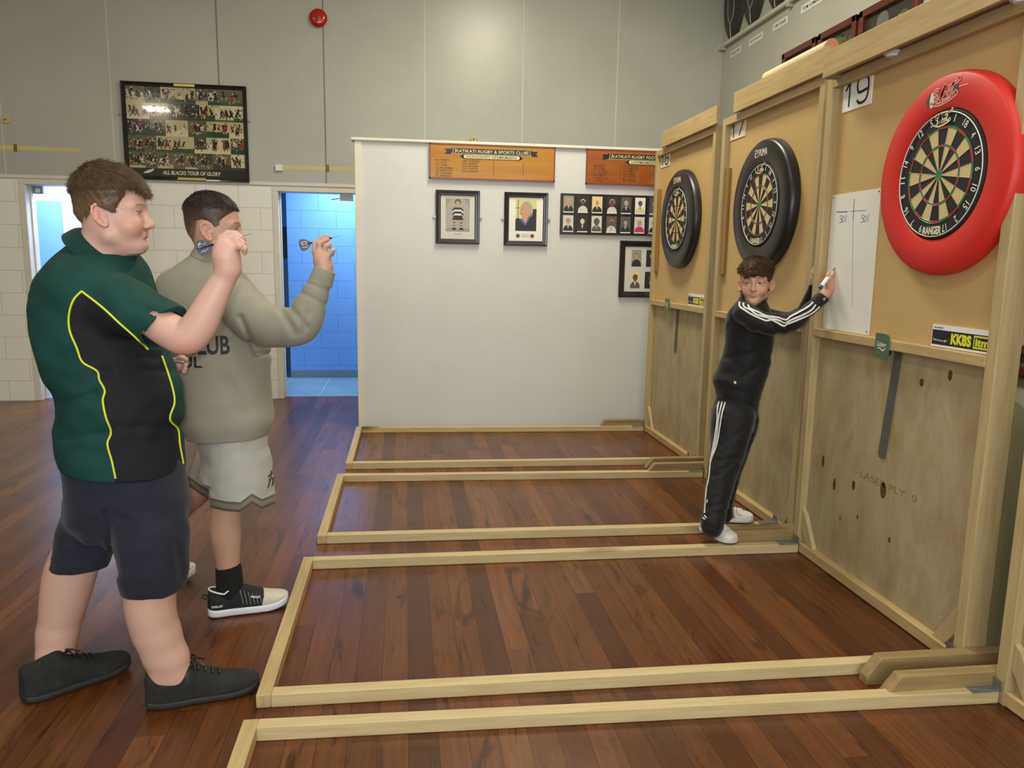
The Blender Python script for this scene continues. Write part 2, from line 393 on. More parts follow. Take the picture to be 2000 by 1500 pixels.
# door closer arm in the blue doorway
t = empty('door_closer', (-0.62, WY + 0.15, 2.03), 'small white door closer arm under the lintel of the blue doorway', 'door closer')
MB().box(-0.03, 0.10, -0.02, 0.02, -0.05, 0.01).build('body', M['white'], t, bevel=0.004)
MB().tube([(-0.0, 0, -0.02), (-0.12, 0.05, -0.035)], 0.006, 8).build('arm', M['galv'], t, 40)
t = empty('door_latch_box', (D1[0] + 0.06, WY + 0.15, 2.0), 'small pale metal fitting in the top corner of the left doorway', 'fitting')
MB().box(-0.05, 0.04, -0.02, 0.02, -0.03, 0.04).build('plate', M['galv'], t, bevel=0.003)
MB().box(-0.02, 0.02, -0.03, -0.02, -0.02, 0.02).build('catch', M['white'], t, bevel=0.003)
# ------------------------------------------------------------------ framed sports collage
def P2(x, z, d=0.0): return (x, -d, z)
UX, UZ = (1, 0, 0), (0, 0, 1)
def frame_parts(t, w, h, fw, depth, fm, lip=None):
    """mitred picture frame, local x/z, front towards -y"""
    mb = MB(); W, H = w / 2, h / 2
    prof = [(0, 0), (0, depth * 0.75), (fw * 0.15, depth), (fw * 0.45, depth * 0.92), (fw * 0.6, depth * 0.7), (fw * 0.85, depth * 0.66), (fw, depth * 0.45), (fw, 0)]
    loops = []
    for sx, sz in ((-1, -1), (1, -1), (1, 1), (-1, 1)):
        loops.append([(sx * (W - a), -d, sz * (H - a)) for a, d in prof])
    n = len(prof); vs = [p for L in loops for p in L]; fs = []
    for k in range(4):
        for i in range(n):
            fs.append((k * n + i, k * n + (i + 1) % n, ((k + 1) % 4) * n + (i + 1) % n, ((k + 1) % 4) * n + i))
    mb.add(vs, fs); return mb.build('frame', fm, t)
def glass_mat():
    t = NT('print_glass'); t.inp('Base Color', (1, 1, 1, 1)); t.inp('Roughness', 0.05); t.inp('Transmission Weight', 1.0); t.inp('IOR', 1.45)
    return t.m
def collage():
    t = empty('framed_poster', (-2.047, WY - 0.004, 2.556), 'large black framed rugby photo collage poster with white title on the grey end wall', 'poster')
    w, h = 1.125, 0.885
    frame_parts(t, w, h, 0.036, 0.03, M['blackgloss'])
    names = [S(186, 172, 128), S(206, 196, 160), S(44, 74, 52), S(32, 62, 54), S(24, 24, 26), S(58, 44, 40), S(206, 178, 140), S(150, 60, 48), S(214, 208, 190), S(96, 90, 66), S(92, 112, 70)]
    mats = [plain('print_%d' % i, c, 0.12, coat=0.9) for i, c in enumerate(names)]
    mb = MB(); R = random.Random(3)
    W, H = w / 2 - 0.036, h / 2 - 0.036
    mb.mat(4).poly([P2(-W, -H, .006), P2(W, -H, .006), P2(W, H, .006), P2(-W, H, .006)])
    zb = -H + 0.075
    rows = 5; rh = (H - zb) / rows; d = 0.0065
    for r in range(rows):
        x = -W + 0.004; z0 = zb + r * rh
        while x < W - 0.01:
            cw = min(R.choice((0.11, 0.14, 0.17, 0.2)), W - 0.004 - x)
            if W - 0.004 - (x + cw) < 0.06: cw = W - 0.004 - x
            z1 = z0 + rh
            bg = R.choice((0, 9, 0, 5, 9, 1, 4)); gr = R.choice((2, 3, 9, 1, 0, 5)); hz = z0 + rh * R.uniform(0.12, 0.38)
            mb.mat(bg).poly([P2(x, hz, d), P2(x + cw, hz, d), P2(x + cw, z1, d), P2(x, z1, d)])
            mb.mat(gr).poly([P2(x, z0, d), P2(x + cw, z0, d), P2(x + cw, hz, d), P2(x, hz, d)])
            if R.random() < 0.7:
                for k in range(int(cw / 0.008)):
                    ell(mb.mat(R.choice((4, 5, 9, 6, 8))), P2(x + R.uniform(0.006, cw - 0.006), R.uniform(hz, z1 - 0.007), d + .0002), R.uniform(.004, .008), R.uniform(.005, .009), UX, UZ, n=6)
            for k in range(R.randint(4, 7)):                      # running figures: torso, head, limbs
                px = x + R.uniform(0.02, max(0.021, cw - 0.02)); pz = z0 + rh * R.uniform(0.34, 0.62); s = rh * R.uniform(0.2, 0.3)
                body = R.choice((4, 4, 4, 5, 8, 7)); lean = R.uniform(-0.5, 0.5)
                def lim(a, b, wd, m):
                    a, b = Vector(a), Vector(b); q = (b - a).normalized() if (b - a).length else Vector((1, 0)); q = Vector((-q.y, q.x)) * wd
                    pts = [a + q, a - q, b - q * .7, b + q * .7]
                    pts = [Vector((min(max(p.x, x + .001), x + cw - .001), min(max(p.y, z0 + .001), z1 - .001))) for p in pts]
                    mb.mat(m).poly([P2(p.x, p.y, d + .0004 + k * .00005) for p in pts])
                hip = (px, pz); sh = (px + lean * s, pz + s)
                for q in (-1, 1):
                    kn = (px + q * s * R.uniform(.2, .6), pz - s * R.uniform(.3, .6)); lim(hip, kn, s * .16, body)
                    lim(kn, (kn[0] + R.uniform(-.4, .3) * s, kn[1] - s * R.uniform(.3, .6)), s * .11, R.choice((6, 4)))
                    lim(sh, (sh[0] + q * s * R.uniform(.2, .6), sh[1] - s * R.uniform(-.2, .5)), s * .12, R.choice((4, 6, body)))
                lim(hip, sh, s * .28, body)
                hx, hz2 = min(max(sh[0] + lean * .2 * s, x + .01), x + cw - .01), min(sh[1] + s * .3, z1 - .009)
                ell(mb.mat(R.choice((6, 5))), P2(hx, hz2, d + .0008), s * .17, s * .2, UX, UZ, n=8)
            x += cw
    letter(mb.mat(8), 'ALL BLACKS TOUR OF GLORY', P2(0.035, -H + 0.037, .0075), UX, UZ, w=0.53, h=0.036, bold=0.03, shear=0.12)
    fern = bez([(-.40, -.008), (-.37, .012), (-.33, .024), (-.305, .03), (-.318, .008), (-.35, -.008), (-.40, -.014)], 5)
    mb.mat(8).poly([P2(a, -H + .04 + b, .0075) for a, b in fern])
    mb.build('collage_print', mats, t)
    brass = plain('brass_plate', S(196, 180, 92), 0.3, 0.5)
    MB().box(-0.085, 0.10, -0.034, -0.028, H + .006, H + .028).build('plate', brass, t)
    MB().box(-0.09, 0.165, -0.034, -0.028, -H - .028, -H - .006).build('plate', brass, t)
collage()
for sx, z, lab in ((-2.635, 2.70, 'left'), (-1.468, 2.68, 'right')):
    mb = MB().tube([(0, 0, 0), (0, -0.03, 0)], 0.006, 8).tube([(0, -0.028, 0), (0.0, -0.028, 0.012)], 0.005, 8)
    tag(mb.build('picture_clip', M['galv'], None, 40), 'small metal picture clip at the %s edge of the rugby poster' % lab, 'clip', None).location = (sx, WY, z)

# ------------------------------------------------------------------ honours boards on the partition
hb = wood('varnished_board', S(196, 138, 58), S(172, 114, 44), 'x', 0.16, 18, 3, var=0.2, coat=0.8)
hb2 = wood('varnished_board_red', S(166, 92, 34), S(140, 72, 24), 'x', 0.2, 18, 3, var=0.2, coat=0.7)
gold = plain('pale_gold', S(208, 200, 150), 0.4); dkb = plain('engraved_brown', S(84, 52, 18), 0.5); edge = plain('board_edge', S(126, 64, 40), 0.35)
def honours(x0, x1, z0, z1, title, sub, cols, wm, label, x_title, tw, sw, lines):
    w, h = x1 - x0, z1 - z0
    t = empty('honours_board', ((x0 + x1) / 2, PY - 0.001, (z0 + z1) / 2), label, 'honours board')
    W, H = w / 2, h / 2
    MB().box(-W, W, -0.022, 0, -H, H).build('board', wm, t, bevel=0.004)
    mb = MB()
    for a, b, c, d in ((-W, W, -H, -H + .012), (-W, W, H - .008, H), (-W, -W + .010, -H, H), (W - .010, W, -H, H)): mb.box(a, b, -0.0245, -0.018, c, d)
    mb.build('edge_moulding', edge, t)
    d = .0235; cx = x_title; zt = H - 0.052
    mb = MB(); bw = tw / 2 + .03
    mb.mat(0).poly([P2(cx - bw, zt - .02, d), P2(cx + bw, zt - .02, d), P2(cx + bw, zt + .02, d), P2(cx - bw, zt + .02, d)])
    for s in (-1, 1):
        a = cx + s * bw; b = cx + s * (bw + .05)
        pts = [P2(a, zt - .026, d - .0003), P2(b, zt - .026, d - .0003), P2(b - s * .016, zt - .006, d - .0003), P2(b, zt + .014, d - .0003), P2(a, zt + .014, d - .0003)]
        mb.mat(0).poly(pts if s > 0 else pts[::-1])
        for q in (.012, .03): stroke(mb.mat(1), [(a - s * q, zt - .022), (a - s * (q + .008), zt + .02)], .004, P2(0, 0, d + .0004), UX, UZ)
    stroke(mb.mat(1), [(cx - bw, zt - .0215), (cx + bw, zt - .0215)], .003, P2(0, 0, d + .0004), UX, UZ)
    letter(mb.mat(1), title, P2(cx, zt, d + .0006), UX, UZ, w=tw - .02, h=.024, bold=.012)
    z2 = zt - .042; b2 = sw / 2
    mb.mat(0); ell(mb, P2(cx - b2, z2, d), .02, .018, UX, UZ); ell(mb, P2(cx + b2, z2, d), .02, .018, UX, UZ)
    for s in (-1, 1): mb.mat(0).poly([P2(cx + s * b2, z2 - .018, d), P2(cx + s * (b2 + .04), z2, d), P2(cx + s * b2, z2 + .018, d)][::s])
    mb.mat(0).poly([P2(cx - b2, z2 - .018, d), P2(cx + b2, z2 - .018, d), P2(cx + b2, z2 + .018, d), P2(cx - b2, z2 + .018, d)])
    mb.mat(1); ell(mb, P2(cx - b2 + .004, z2, d + .0004), .014, .014, UX, UZ); ell(mb, P2(cx + b2 - .004, z2, d + .0004), .014, .014, UX, UZ)
    mb.poly([P2(cx - b2 + .004, z2 - .014, d + .0005), P2(cx + b2 - .004, z2 - .014, d + .0005), P2(cx + b2 - .004, z2 + .014, d + .0005), P2(cx - b2 + .004, z2 + .014, d + .0005)])
    letter(mb.mat(2), sub, P2(cx, z2, d + .0008), UX, UZ, w=sw - .03, h=.017, bold=.008)
    mb.build('title_banner', [M['black'], gold, dkb], t)
    mb = MB(); z3 = z2 - .028
    for xc, names in cols:
        for i, nm in enumerate(names):
            letter(mb, nm, P2(xc, z3 - .012 - i * .0205, d), UX, UZ, h=.0135, bold=.012, w=.0103 * len(nm), center=False)
    for xl in lines: mb.box(xl - .0015, xl + .0015, -d, -.021, -H + .045, z3)
    mb.build('lettering', dkb, t)
honours(0.191, 1.217, 2.057, 2.332, 'KATIKATI RUGBY & SPORTS CLUB', 'HONORARY LIFEMEMBERS',
        [(-.463, ['D.J. BENSON', 'J.A. LONG', 'J.W. HUME', 'C.J. McCORMICK', 'S.A. STRATTON', 'R.B. TOWNSEND', 'A.L. DARRAGH']),
         (-.235, ['M.W. GARTNER', 'D.R. MURRAY', 'C.S. BANNAN', 'J.D. CARSON', 'G.R. DUNLOP'])], hb,
        'long honey coloured honours board nearest the blue doorway on the white partition', -.01, .60, .44, (-.245, .005, .25))
honours(1.478, 2.50, 2.052, 2.332, 'KATIKATI RUGBY FOOTBALL CLUB', 'LIFEMEMBERS',
        [(-.450, ['G.B. HENRY', 'A.P. DIAS', 'A.T. RUSSELL', 'C.A. WALTON', 'D.M. SMITH', 'J.P. MITCHELL', 'J. YOUNG']),
         (-.195, ['G.N. WALLACE', 'T.R. HAMILTON', 'J.B. EMMETT', 'A.G. LOMAS', 'W.A. COSTAR', 'M.A. DIXON', 'J.A. COOPER']),
         (.06, ['D.N. MOORE', 'L.K. ADAMS', 'J. HARRIS', 'I. WILSON', 'T. BARRY'])], hb2,
        'redder honours board half hidden by the furthest dartboard stand', -.01, .58, .26, (-.215, .04, .28))

# ------------------------------------------------------------------ framed photographs on the partition
mblack = plain('frame_black', S(30, 27, 30), 0.28, coat=0.3)
def photo_mats():
    c = [S(232, 230, 220), S(150, 146, 130), S(40, 38, 40), S(196, 150, 120), S(92, 84, 78), S(206, 203, 196), S(190, 44, 110), S(206, 210, 140), S(70, 100, 140), S(222, 206, 150), S(168, 160, 156), S(120, 60, 46), S(100, 76, 50)]
    return [plain('photo_%d' % i, k, 0.5) for i, k in enumerate(c)]
PM = photo_mats()
def portrait(mb, cx, cz, w, h, d, bg, coat, skin, hair, shirt=5, tie=None, hat=None, big=1.0, band=None):
    a, b = w / 2, h / 2
    mb.mat(bg).poly([P2(cx - a, cz - b, d), P2(cx + a, cz - b, d), P2(cx + a, cz + b, d), P2(cx - a, cz + b, d)])
    d += .0002; hy = cz + b * .28; r = a * .38 * big
    sh = [(-.95, -1), (.95, -1), (.9, -.55), (.6, -.3), (.22, -.16), (-.22, -.16), (-.6, -.3), (-.9, -.55)]
    mb.mat(coat).poly([P2(cx + x * a * .98, cz + z * b * .98, d) for x, z in sh]); d += .0002
    mb.mat(shirt).poly([P2(cx - a * .2, cz - b * .16, d), P2(cx, cz - b * .78, d), P2(cx + a * .2, cz - b * .16, d)])
    if tie is not None: mb.mat(tie).poly([P2(cx - a * .05, cz - b * .25, d + .0001), P2(cx - a * .06, cz - b * .75, d + .0001), P2(cx + a * .06, cz - b * .75, d + .0001), P2(cx + a * .05, cz - b * .25, d + .0001)])
    d += .0002
    mb.mat(skin).poly([P2(cx - r * .4, hy - r * 1.5, d), P2(cx + r * .4, hy - r * 1.5, d), P2(cx + r * .4, hy, d), P2(cx - r * .4, hy, d)])
    ell(mb.mat(hair), P2(cx, hy + r * .16, d + .0001), r * 1.1, r * 1.25, UX, UZ)
    ell(mb.mat(skin), P2(cx, hy - r * .1, d + .0002), r * .92, r * 1.15, UX, UZ)
    for s in (-1, 1): ell(mb.mat(4), P2(cx + s * r * .38, hy + r * .05, d + .0003), r * .16, r * .09, UX, UZ, n=8)
    ell(mb.mat(11), P2(cx, hy - r * .62, d + .0003), r * .3, r * .07, UX, UZ, n=8)
    if hat is not None:
        ell(mb.mat(hat), P2(cx, hy + r * .6, d + .0004), r * 1.5, r * .3, UX, UZ); ell(mb.mat(hat), P2(cx, hy + r * .9, d + .0004), r * .9, r * .6, UX, UZ)
    if band is not None: mb.mat(band).poly([P2(cx - a, cz - b, d + .001), P2(cx + a, cz - b, d + .001), P2(cx + a, cz - b * .88, d + .001), P2(cx - a, cz - b * .88, d + .001)])
def sheet(mb, w, h, d, m): mb.mat(m).poly([P2(-w / 2, -h / 2, d), P2(w / 2, -h / 2, d), P2(w / 2, h / 2, d), P2(-w / 2, h / 2, d)])
def clips(t, w):
    mb = MB()
    for s in (-1, 1): mb.box(s * (w / 2), s * (w / 2 + .022), -.012, -.002, -.006, .010)
    mb.build('wall_clip', M['galv'], t)
# 1: young player standing in hooped jersey
t = empty('framed_photo', (0.422, PY - .001, 1.757), 'black framed photo of a standing player in hooped jersey and socks', 'framed photo')
frame_parts(t, .358, .428, .040, .026, mblack); clips(t, .358)
mb = MB(); sheet(mb, .29, .36, .006, 5)
mb.mat(10).poly([P2(-.098, -.115, .0064), P2(.098, -.115, .0064), P2(.098, .150, .0064), P2(-.098, .150, .0064)])
mb.mat(1).poly([P2(-.098, -.115, .0065), P2(.098, -.115, .0065), P2(.098, -.09, .0065), P2(-.098, -.09, .0065)])
for s in (-1, 1):
    mb.mat(1).poly([P2(s * .098, .15, .0065), P2(s * .05, .15, .0065), P2(s * .098, .07, .0065)][::-s])
d = .0068
for s in (-1, 1):
    mb.mat(3).poly([P2(s * .012, -.02, d), P2(s * .044, -.02, d), P2(s * .036, -.06, d), P2(s * .018, -.06, d)][::s])
    for k in range(5): mb.mat((2, 5)[k % 2]).poly([P2(s * .018, -.04 - k * .01, d + .0001), P2(s * .038, -.04 - k * .01, d + .0001), P2(s * .037, -.05 - k * .01, d + .0001), P2(s * .019, -.05 - k * .01, d + .0001)][::s])
    mb.mat(2).poly([P2(s * .014, -.09, d), P2(s * .046, -.09, d), P2(s * .05, -.102, d), P2(s * .014, -.102, d)][::s])
    for k in range(3): mb.mat((2, 5, 2)[k]).poly([P2(s * .026, .078 - k * .016, d + .0001), P2(s * .046, .062 - k * .016, d + .0001), P2(s * .046, .046 - k * .016, d + .0001), P2(s * .026, .062 - k * .016, d + .0001)][::s])
mb.mat(2).poly([P2(-.046, -.022, d + .0002), P2(.046, -.022, d + .0002), P2(.034, .014, d + .0002), P2(-.034, .014, d + .0002)])
for k in range(4): mb.mat((2, 5)[k % 2]).poly([P2(-.028, .078 - k * .016, d + .0003), P2(.028, .078 - k * .016, d + .0003), P2(.028, .062 - k * .016, d + .0003), P2(-.028, .062 - k * .016, d + .0003)])
ell(mb.mat(4), P2(0, .122, d + .0003), .026, .024, UX, UZ); ell(mb.mat(3), P2(0, .110, d + .0004), .016, .021, UX, UZ)
stroke(mb.mat(4), [(-.03, -.135), (.03, -.135)], .003, P2(0, 0, .0066), UX, UZ)
mb.build('photo', PM, t)
# 2: older man in dark jacket
t = empty('framed_photo', (0.986, PY - .001, 1.754), 'black framed portrait photo of a grey haired man in dark jacket', 'framed photo')
frame_parts(t, .364, .432, .040, .026, mblack); clips(t, .364)
mb = MB(); sheet(mb, .29, .36, .006, 0)
mb.mat(7).poly([P2(-.088, -.095, .0064), P2(.088, -.095, .0064), P2(.088, .158, .0064), P2(-.088, .158, .0064)])
for x in (-.062, -.07): stroke(mb.mat(2), [(x, .158), (x, 0.0)], .003, P2(0, 0, .0066), UX, UZ)
stroke(mb.mat(2), [(-.088, .09), (-.055, .09)], .004, P2(0, 0, .0066), UX, UZ)
mb.mat(2).poly([P2(a, b, .0067) for a, b in ((-.088, -.095), (.088, -.095), (.088, .085), (.06, .085), (.05, .03), (.0, -.02), (-.04, .0), (-.07, .01), (-.088, 0))])
mb.mat(8).poly([P2(a, b, .0069) for a, b in ((-.055, .0), (-.005, -.055), (.05, .04), (.045, .07), (0, .02))])
mb.mat(3).poly([P2(a, b, .0070) for a, b in ((-.035, .01), (-.002, -.035), (.035, .05), (-.03, .05))])
ell(mb.mat(10), P2(.003, .082, .0071), .052, .062, UX, UZ); ell(mb.mat(3), P2(-.008, .07, .0072), .046, .06, UX, UZ)
ell(mb.mat(11), P2(-.035, .045, .0073), .010, .003, UX, UZ, n=8); ell(mb.mat(4), P2(-.03, .085, .0073), .007, .003, UX, UZ, n=8)
for s in (-1, 1): ell(mb.mat(12), P2(s * .06 - .005, -.135, .0066), .017, .017, UX, UZ)
for k in range(3): stroke(mb.mat(1), [(-.038, -.122 - k * .011), (.03, -.122 - k * .011)], .003, P2(0, 0, .0066), UX, UZ)
mb.build('photo', PM, t)
# 3: long panel of members' portraits
x0, x1, z0, z1 = 1.272, 2.80, 1.640, 1.972
t = empty('portrait_panel', ((x0 + x1) / 2, PY - .001, (z0 + z1) / 2), 'long black panel of small portrait photos in two rows', 'framed photo')
W, H = (x1 - x0) / 2, (z1 - z0) / 2
MB().box(-W, W, -.02, 0, -H, H).build('panel', mblack, t, bevel=0.002)
mb = MB()
specs = [((1, 2, 10, 10, 5, 2), (10, 5, 4, 1, 5, None)), ((9, 2, 3, 10, 5, 2), (4, 5, 3, 10, 5, None)), ((2, 2, 10, 10, 5, 2), (0, 10, 4, 2, 10, None)), ((4, 2, 4, 4, 4, None), (1, 4, 4, 2, 4, None))]
top = [(1, 2, 3, 10, 5, 2, None), (2, 5, 4, 4, 5, None, 5), (9, 2, 3, 9, 5, 2, None), (2, 5, 11, 10, 5, None, None), (4, 2, 10, 10, 5, 2, None), (0, 9, 4, 2, 10, None, None), (4, 4, 1, 4, 4, None, None), (1, 2, 3, 4, 5, 2, None), (9, 4, 3, 2, 5, 2, None), (4, 2, 10, 1, 5, None, None), (1, 4, 10, 2, 10, None, None), (2, 4, 3, 10, 5, None, None)]
bot = [(5, 2, 3, 4, 5, 2, None), (2, 2, 9, 9, 5, 2, None), (5, 4, 4, 4, 5, 2, None), (4, 5, 11, 10, 5, 11, None), (4, 2, 10, 2, 5, 2, None), (5, 6, 3, 5, 6, None, None), (5, 2, 3, 2, 2, None, None), (1, 2, 10, 1, 5, 2, None), (4, 4, 3, 2, 5, None, None), (9, 2, 3, 4, 5, 2, None), None, (1, 2, 3, 1, 5, 2, None)]
for r, row in enumerate((top, bot)):
    for i, q in enumerate(row):
        cx = -W + .068 + i * .1215 + (0.006 * (i // 3)); cz = (.079, -.079)[r]
        if q is None:
            mb.mat(0).poly([P2(cx - .045, cz - .068, .0206), P2(cx + .045, cz - .068, .0206), P2(cx + .045, cz + .068, .0206), P2(cx - .045, cz + .068, .0206)])
            letter(mb.mat(2), '?', P2(cx, cz, .0212), UX, UZ, h=.07, bold=.01)
        else: portrait(mb, cx, cz, .088, .136, .0206, q[0], q[1], q[2], q[3], q[4], q[5], q[6], 1.0 + .35 * ((r + i) % 3 == 0), band=0)
mb.build('portrait_photo', PM, t)
# 4: frame with four portraits on white card
t = empty('framed_photo', (2.06, PY - .001, 1.36), 'thick black frame with four portraits on white card, low on the partition by the stand', 'framed photo')
frame_parts(t, .53, .475, .048, .026, mblack)
mb = MB(); sheet(mb, .45, .40, .006, 5)
portrait(mb, -.115, .092, .088, .142, .0064, 1, 2, 3, 4, 2); portrait(mb, .02, .092, .1, .142, .0064, 2, 2, 3, 4, 5)
portrait(mb, -.12, -.092, .092, .142, .0064, 9, 4, 12, 4, 5, big=1.2); portrait(mb, .015, -.092, .1, .142, .0064, 2, 2, 12, 2, 5, 2)
portrait(mb, .14, .092, .088, .142, .0064, 1, 4, 3, 10, 5); portrait(mb, .14, -.092, .088, .142, .0064, 9, 2, 3, 2, 5)
mb.build('photo', PM, t)
# white socket box on the partition in the gap between the two far stands
mb = MB().box(-.045, .045, -.04, 0, -.075, .065).mat(1).box(.005, .03, -.044, -.04, -.055, .05)
tag(mb.build('switch_box', [M['white'], plain('switch_grey', S(180, 180, 176), 0.4)], None, bevel=.004), 'white electrical switch box in the gap between the two far dartboard stands', 'switch').location = (2.645, PY, 2.28)

# ------------------------------------------------------------------ right-hand wall: pipe, oval heads, name strips, frames
RX = 3.2
MB_pipe = MB().tube([(-0.035, 0.06, 0), (-0.035, -6.4, 0)], 0.020, 12).tube([(-0.035, .06, 0), (-0.035, .10, .0)], 0.026, 12)
t = empty('wall_pipe', (RX, 7.78, 3.583), 'white pipe running along the right wall under the dark oval heads', 'pipe')
MB_pipe.build('pipe', plain('pipe_white', S(206, 204, 190), 0.35), t, 40)
for k in range(5): MB().box(-0.05, 0.0, -.02 - k * 1.35, .02 - k * 1.35, -0.045, -0.012).build('bracket', plain('bracket_grey_%d' % k, S(170, 168, 158), 0.4), t, bevel=.004)
oval = NT('oval_charcoal'); on = oval.noise(oval.obj(), 7, 5, 0.6)
oval.inp('Base Color', oval.ramp(on, [(0.3, S(30, 29, 26)), (0.6, S(52, 50, 46)), (0.8, S(84, 82, 74))])); oval.inp('Roughness', 0.5)
YV = (0, -1, 0)
def oval_head(y, z, ry, rz, label, i):
    t = empty('oval_portrait', (RX, y, z), label, 'portrait')
    prof = [(1, 0), (1.0, -.012), (.93, -.03), (.7, -.045), (.3, -.052), (0.02, -.054)]
    mb = MB(); n = 40
    mb.ring([[(d, -ry * r * math.sin(2 * PI * k / n), rz * r * math.cos(2 * PI * k / n)) for k in range(n)] for r, d in prof])
    mb.build('painted_oval', oval.m, t, 50)
    mb = MB()
    sgn = bez([(-.02, -.95), (-.02, -.66), (.1, -.58), (.24, -.46), (.3, -.25), (.28, -.02)], 5)
    for c in (sgn, bez([(-.02, -.66), (-.2, -.5), (-.3, -.3), (-.3, 0)], 5)):
        mb.tube([(-.05 + .022 * ((a * a + b * b) ** 1.5), -a * ry, b * rz) for a, b in c], .006, 6)
    mb.build('collar_line', plain('collar_silver_%d' % i, S(150, 150, 146), 0.4), t, 40)
oval_head(7.60, 4.00, .24, .415, 'dark oval painted portrait in the corner of the right wall, furthest from the camera', 0)
oval_head(7.16, 4.00, .235, .40, 'dark oval painted portrait second from the far corner of the right wall', 1)
oval_head(6.68, 4.00, .23, .405, 'dark oval painted portrait third from the far corner of the right wall', 2)
for i, (y0, y1, tx, lab) in enumerate(((7.64, 7.44, 'WALLACE FORD', 'nearest the far corner'), (7.22, 6.98, 'JACK WALLACE', 'second from the far corner'), (6.74, 6.52, 'TOM TURNER', 'third from the far corner'), (6.25, 5.98, 'TOM SOMERS', 'fourth from the far corner'))):
    mb = MB().box(-.003, 0, y1 - .02, y0 + .02, -.03, .03).mat(1)
    letter(mb, tx, (-.0036, (y0 + y1) / 2, 0), YV, UZ, w=y0 - y1, h=.028, bold=.01)
    tag(mb.build('name_strip', [M['white'], M['ink']], None), 'small white name strip under the wall pipe, %s' % lab, 'name strip', 'name strips on the right wall').location = (RX, 0, 3.465)
mahog = wood('mahogany_frame', S(104, 48, 34), S(80, 34, 24), 'y', 0.3, 40, 5)
def wall_frame(y0, y1, z0, z1, label, kind, i):
    t = empty('wall_frame', (RX, (y0 + y1) / 2, (z0 + z1) / 2), label, 'framed photo')
    w, h = (y0 - y1) / 2, (z1 - z0) / 2
    mb = MB()
    for a, b, c, d in ((-w, w, h - .05, h), (-w, w, -h, -h + .05), (-w, -w + .05, -h, h), (w - .05, w, -h, h)): mb.box(-.045, 0, a, b, c, d)
    mb.build('frame', mahog, t, bevel=.006)
    mb = MB().mat(0); mb.box(-.012, 0, -w + .05, w - .05, -h + .05, h - .05)
    R = random.Random(i)
    for k in range(26):
        yy = R.uniform(-w + .1, w - .1); zz = R.uniform(-h + .1, h - .1)
        ell(mb.mat(R.choice((1, 2, 3, 4))), (-.0125 - .00004 * k, yy, zz), R.uniform(.02, .07), R.uniform(.02, .09), YV, UZ, n=10)
    mb.build('photo', [plain('dark_photo_%d' % i, S(58, 54, 46), 0.2), plain('photo_green_%d' % i, S(70, 100, 52), 0.2), plain('photo_red_%d' % i, S(104, 52, 44), 0.2), plain('photo_grey_%d' % i, S(108, 106, 100), 0.2), plain('photo_black_%d' % i, S(26, 26, 28), 0.2)], t)
wall_frame(6.47, 5.93, 2.60, 3.172, 'red brown wall frame above the header of the middle stand, left one', 0, 1)
wall_frame(5.89, 5.38, 2.60, 3.172, 'red brown wall frame above the cream tube, right of the first one', 0, 2)
wall_frame(5.34, 4.70, 2.60, 3.172, 'red brown wall frame rising behind the nearest stand header', 0, 3)
wall_frame(6.20, 5.30, 1.66, 2.50, 'large red brown wall frame seen through the gap between the two nearest stands', 0, 4)
wall_frame(4.00, 3.40, 0.86, 1.02, 'dark wall frame glimpsed behind the right edge of the nearest full stand', 0, 5)
mb = MB().tube([(0.02, .0, .5), (.015, .01, .2), (-.01, .05, -.05), (-.03, .09, -.25), (-.02, .10, -.5)], .009, 8)
tag(mb.build('white_cable', plain('cable_white', S(214, 212, 200), 0.4), None, 40), 'thin white cable hanging behind the right post of the nearest full stand', 'cable').location = (2.13, 2.335, 1.25)
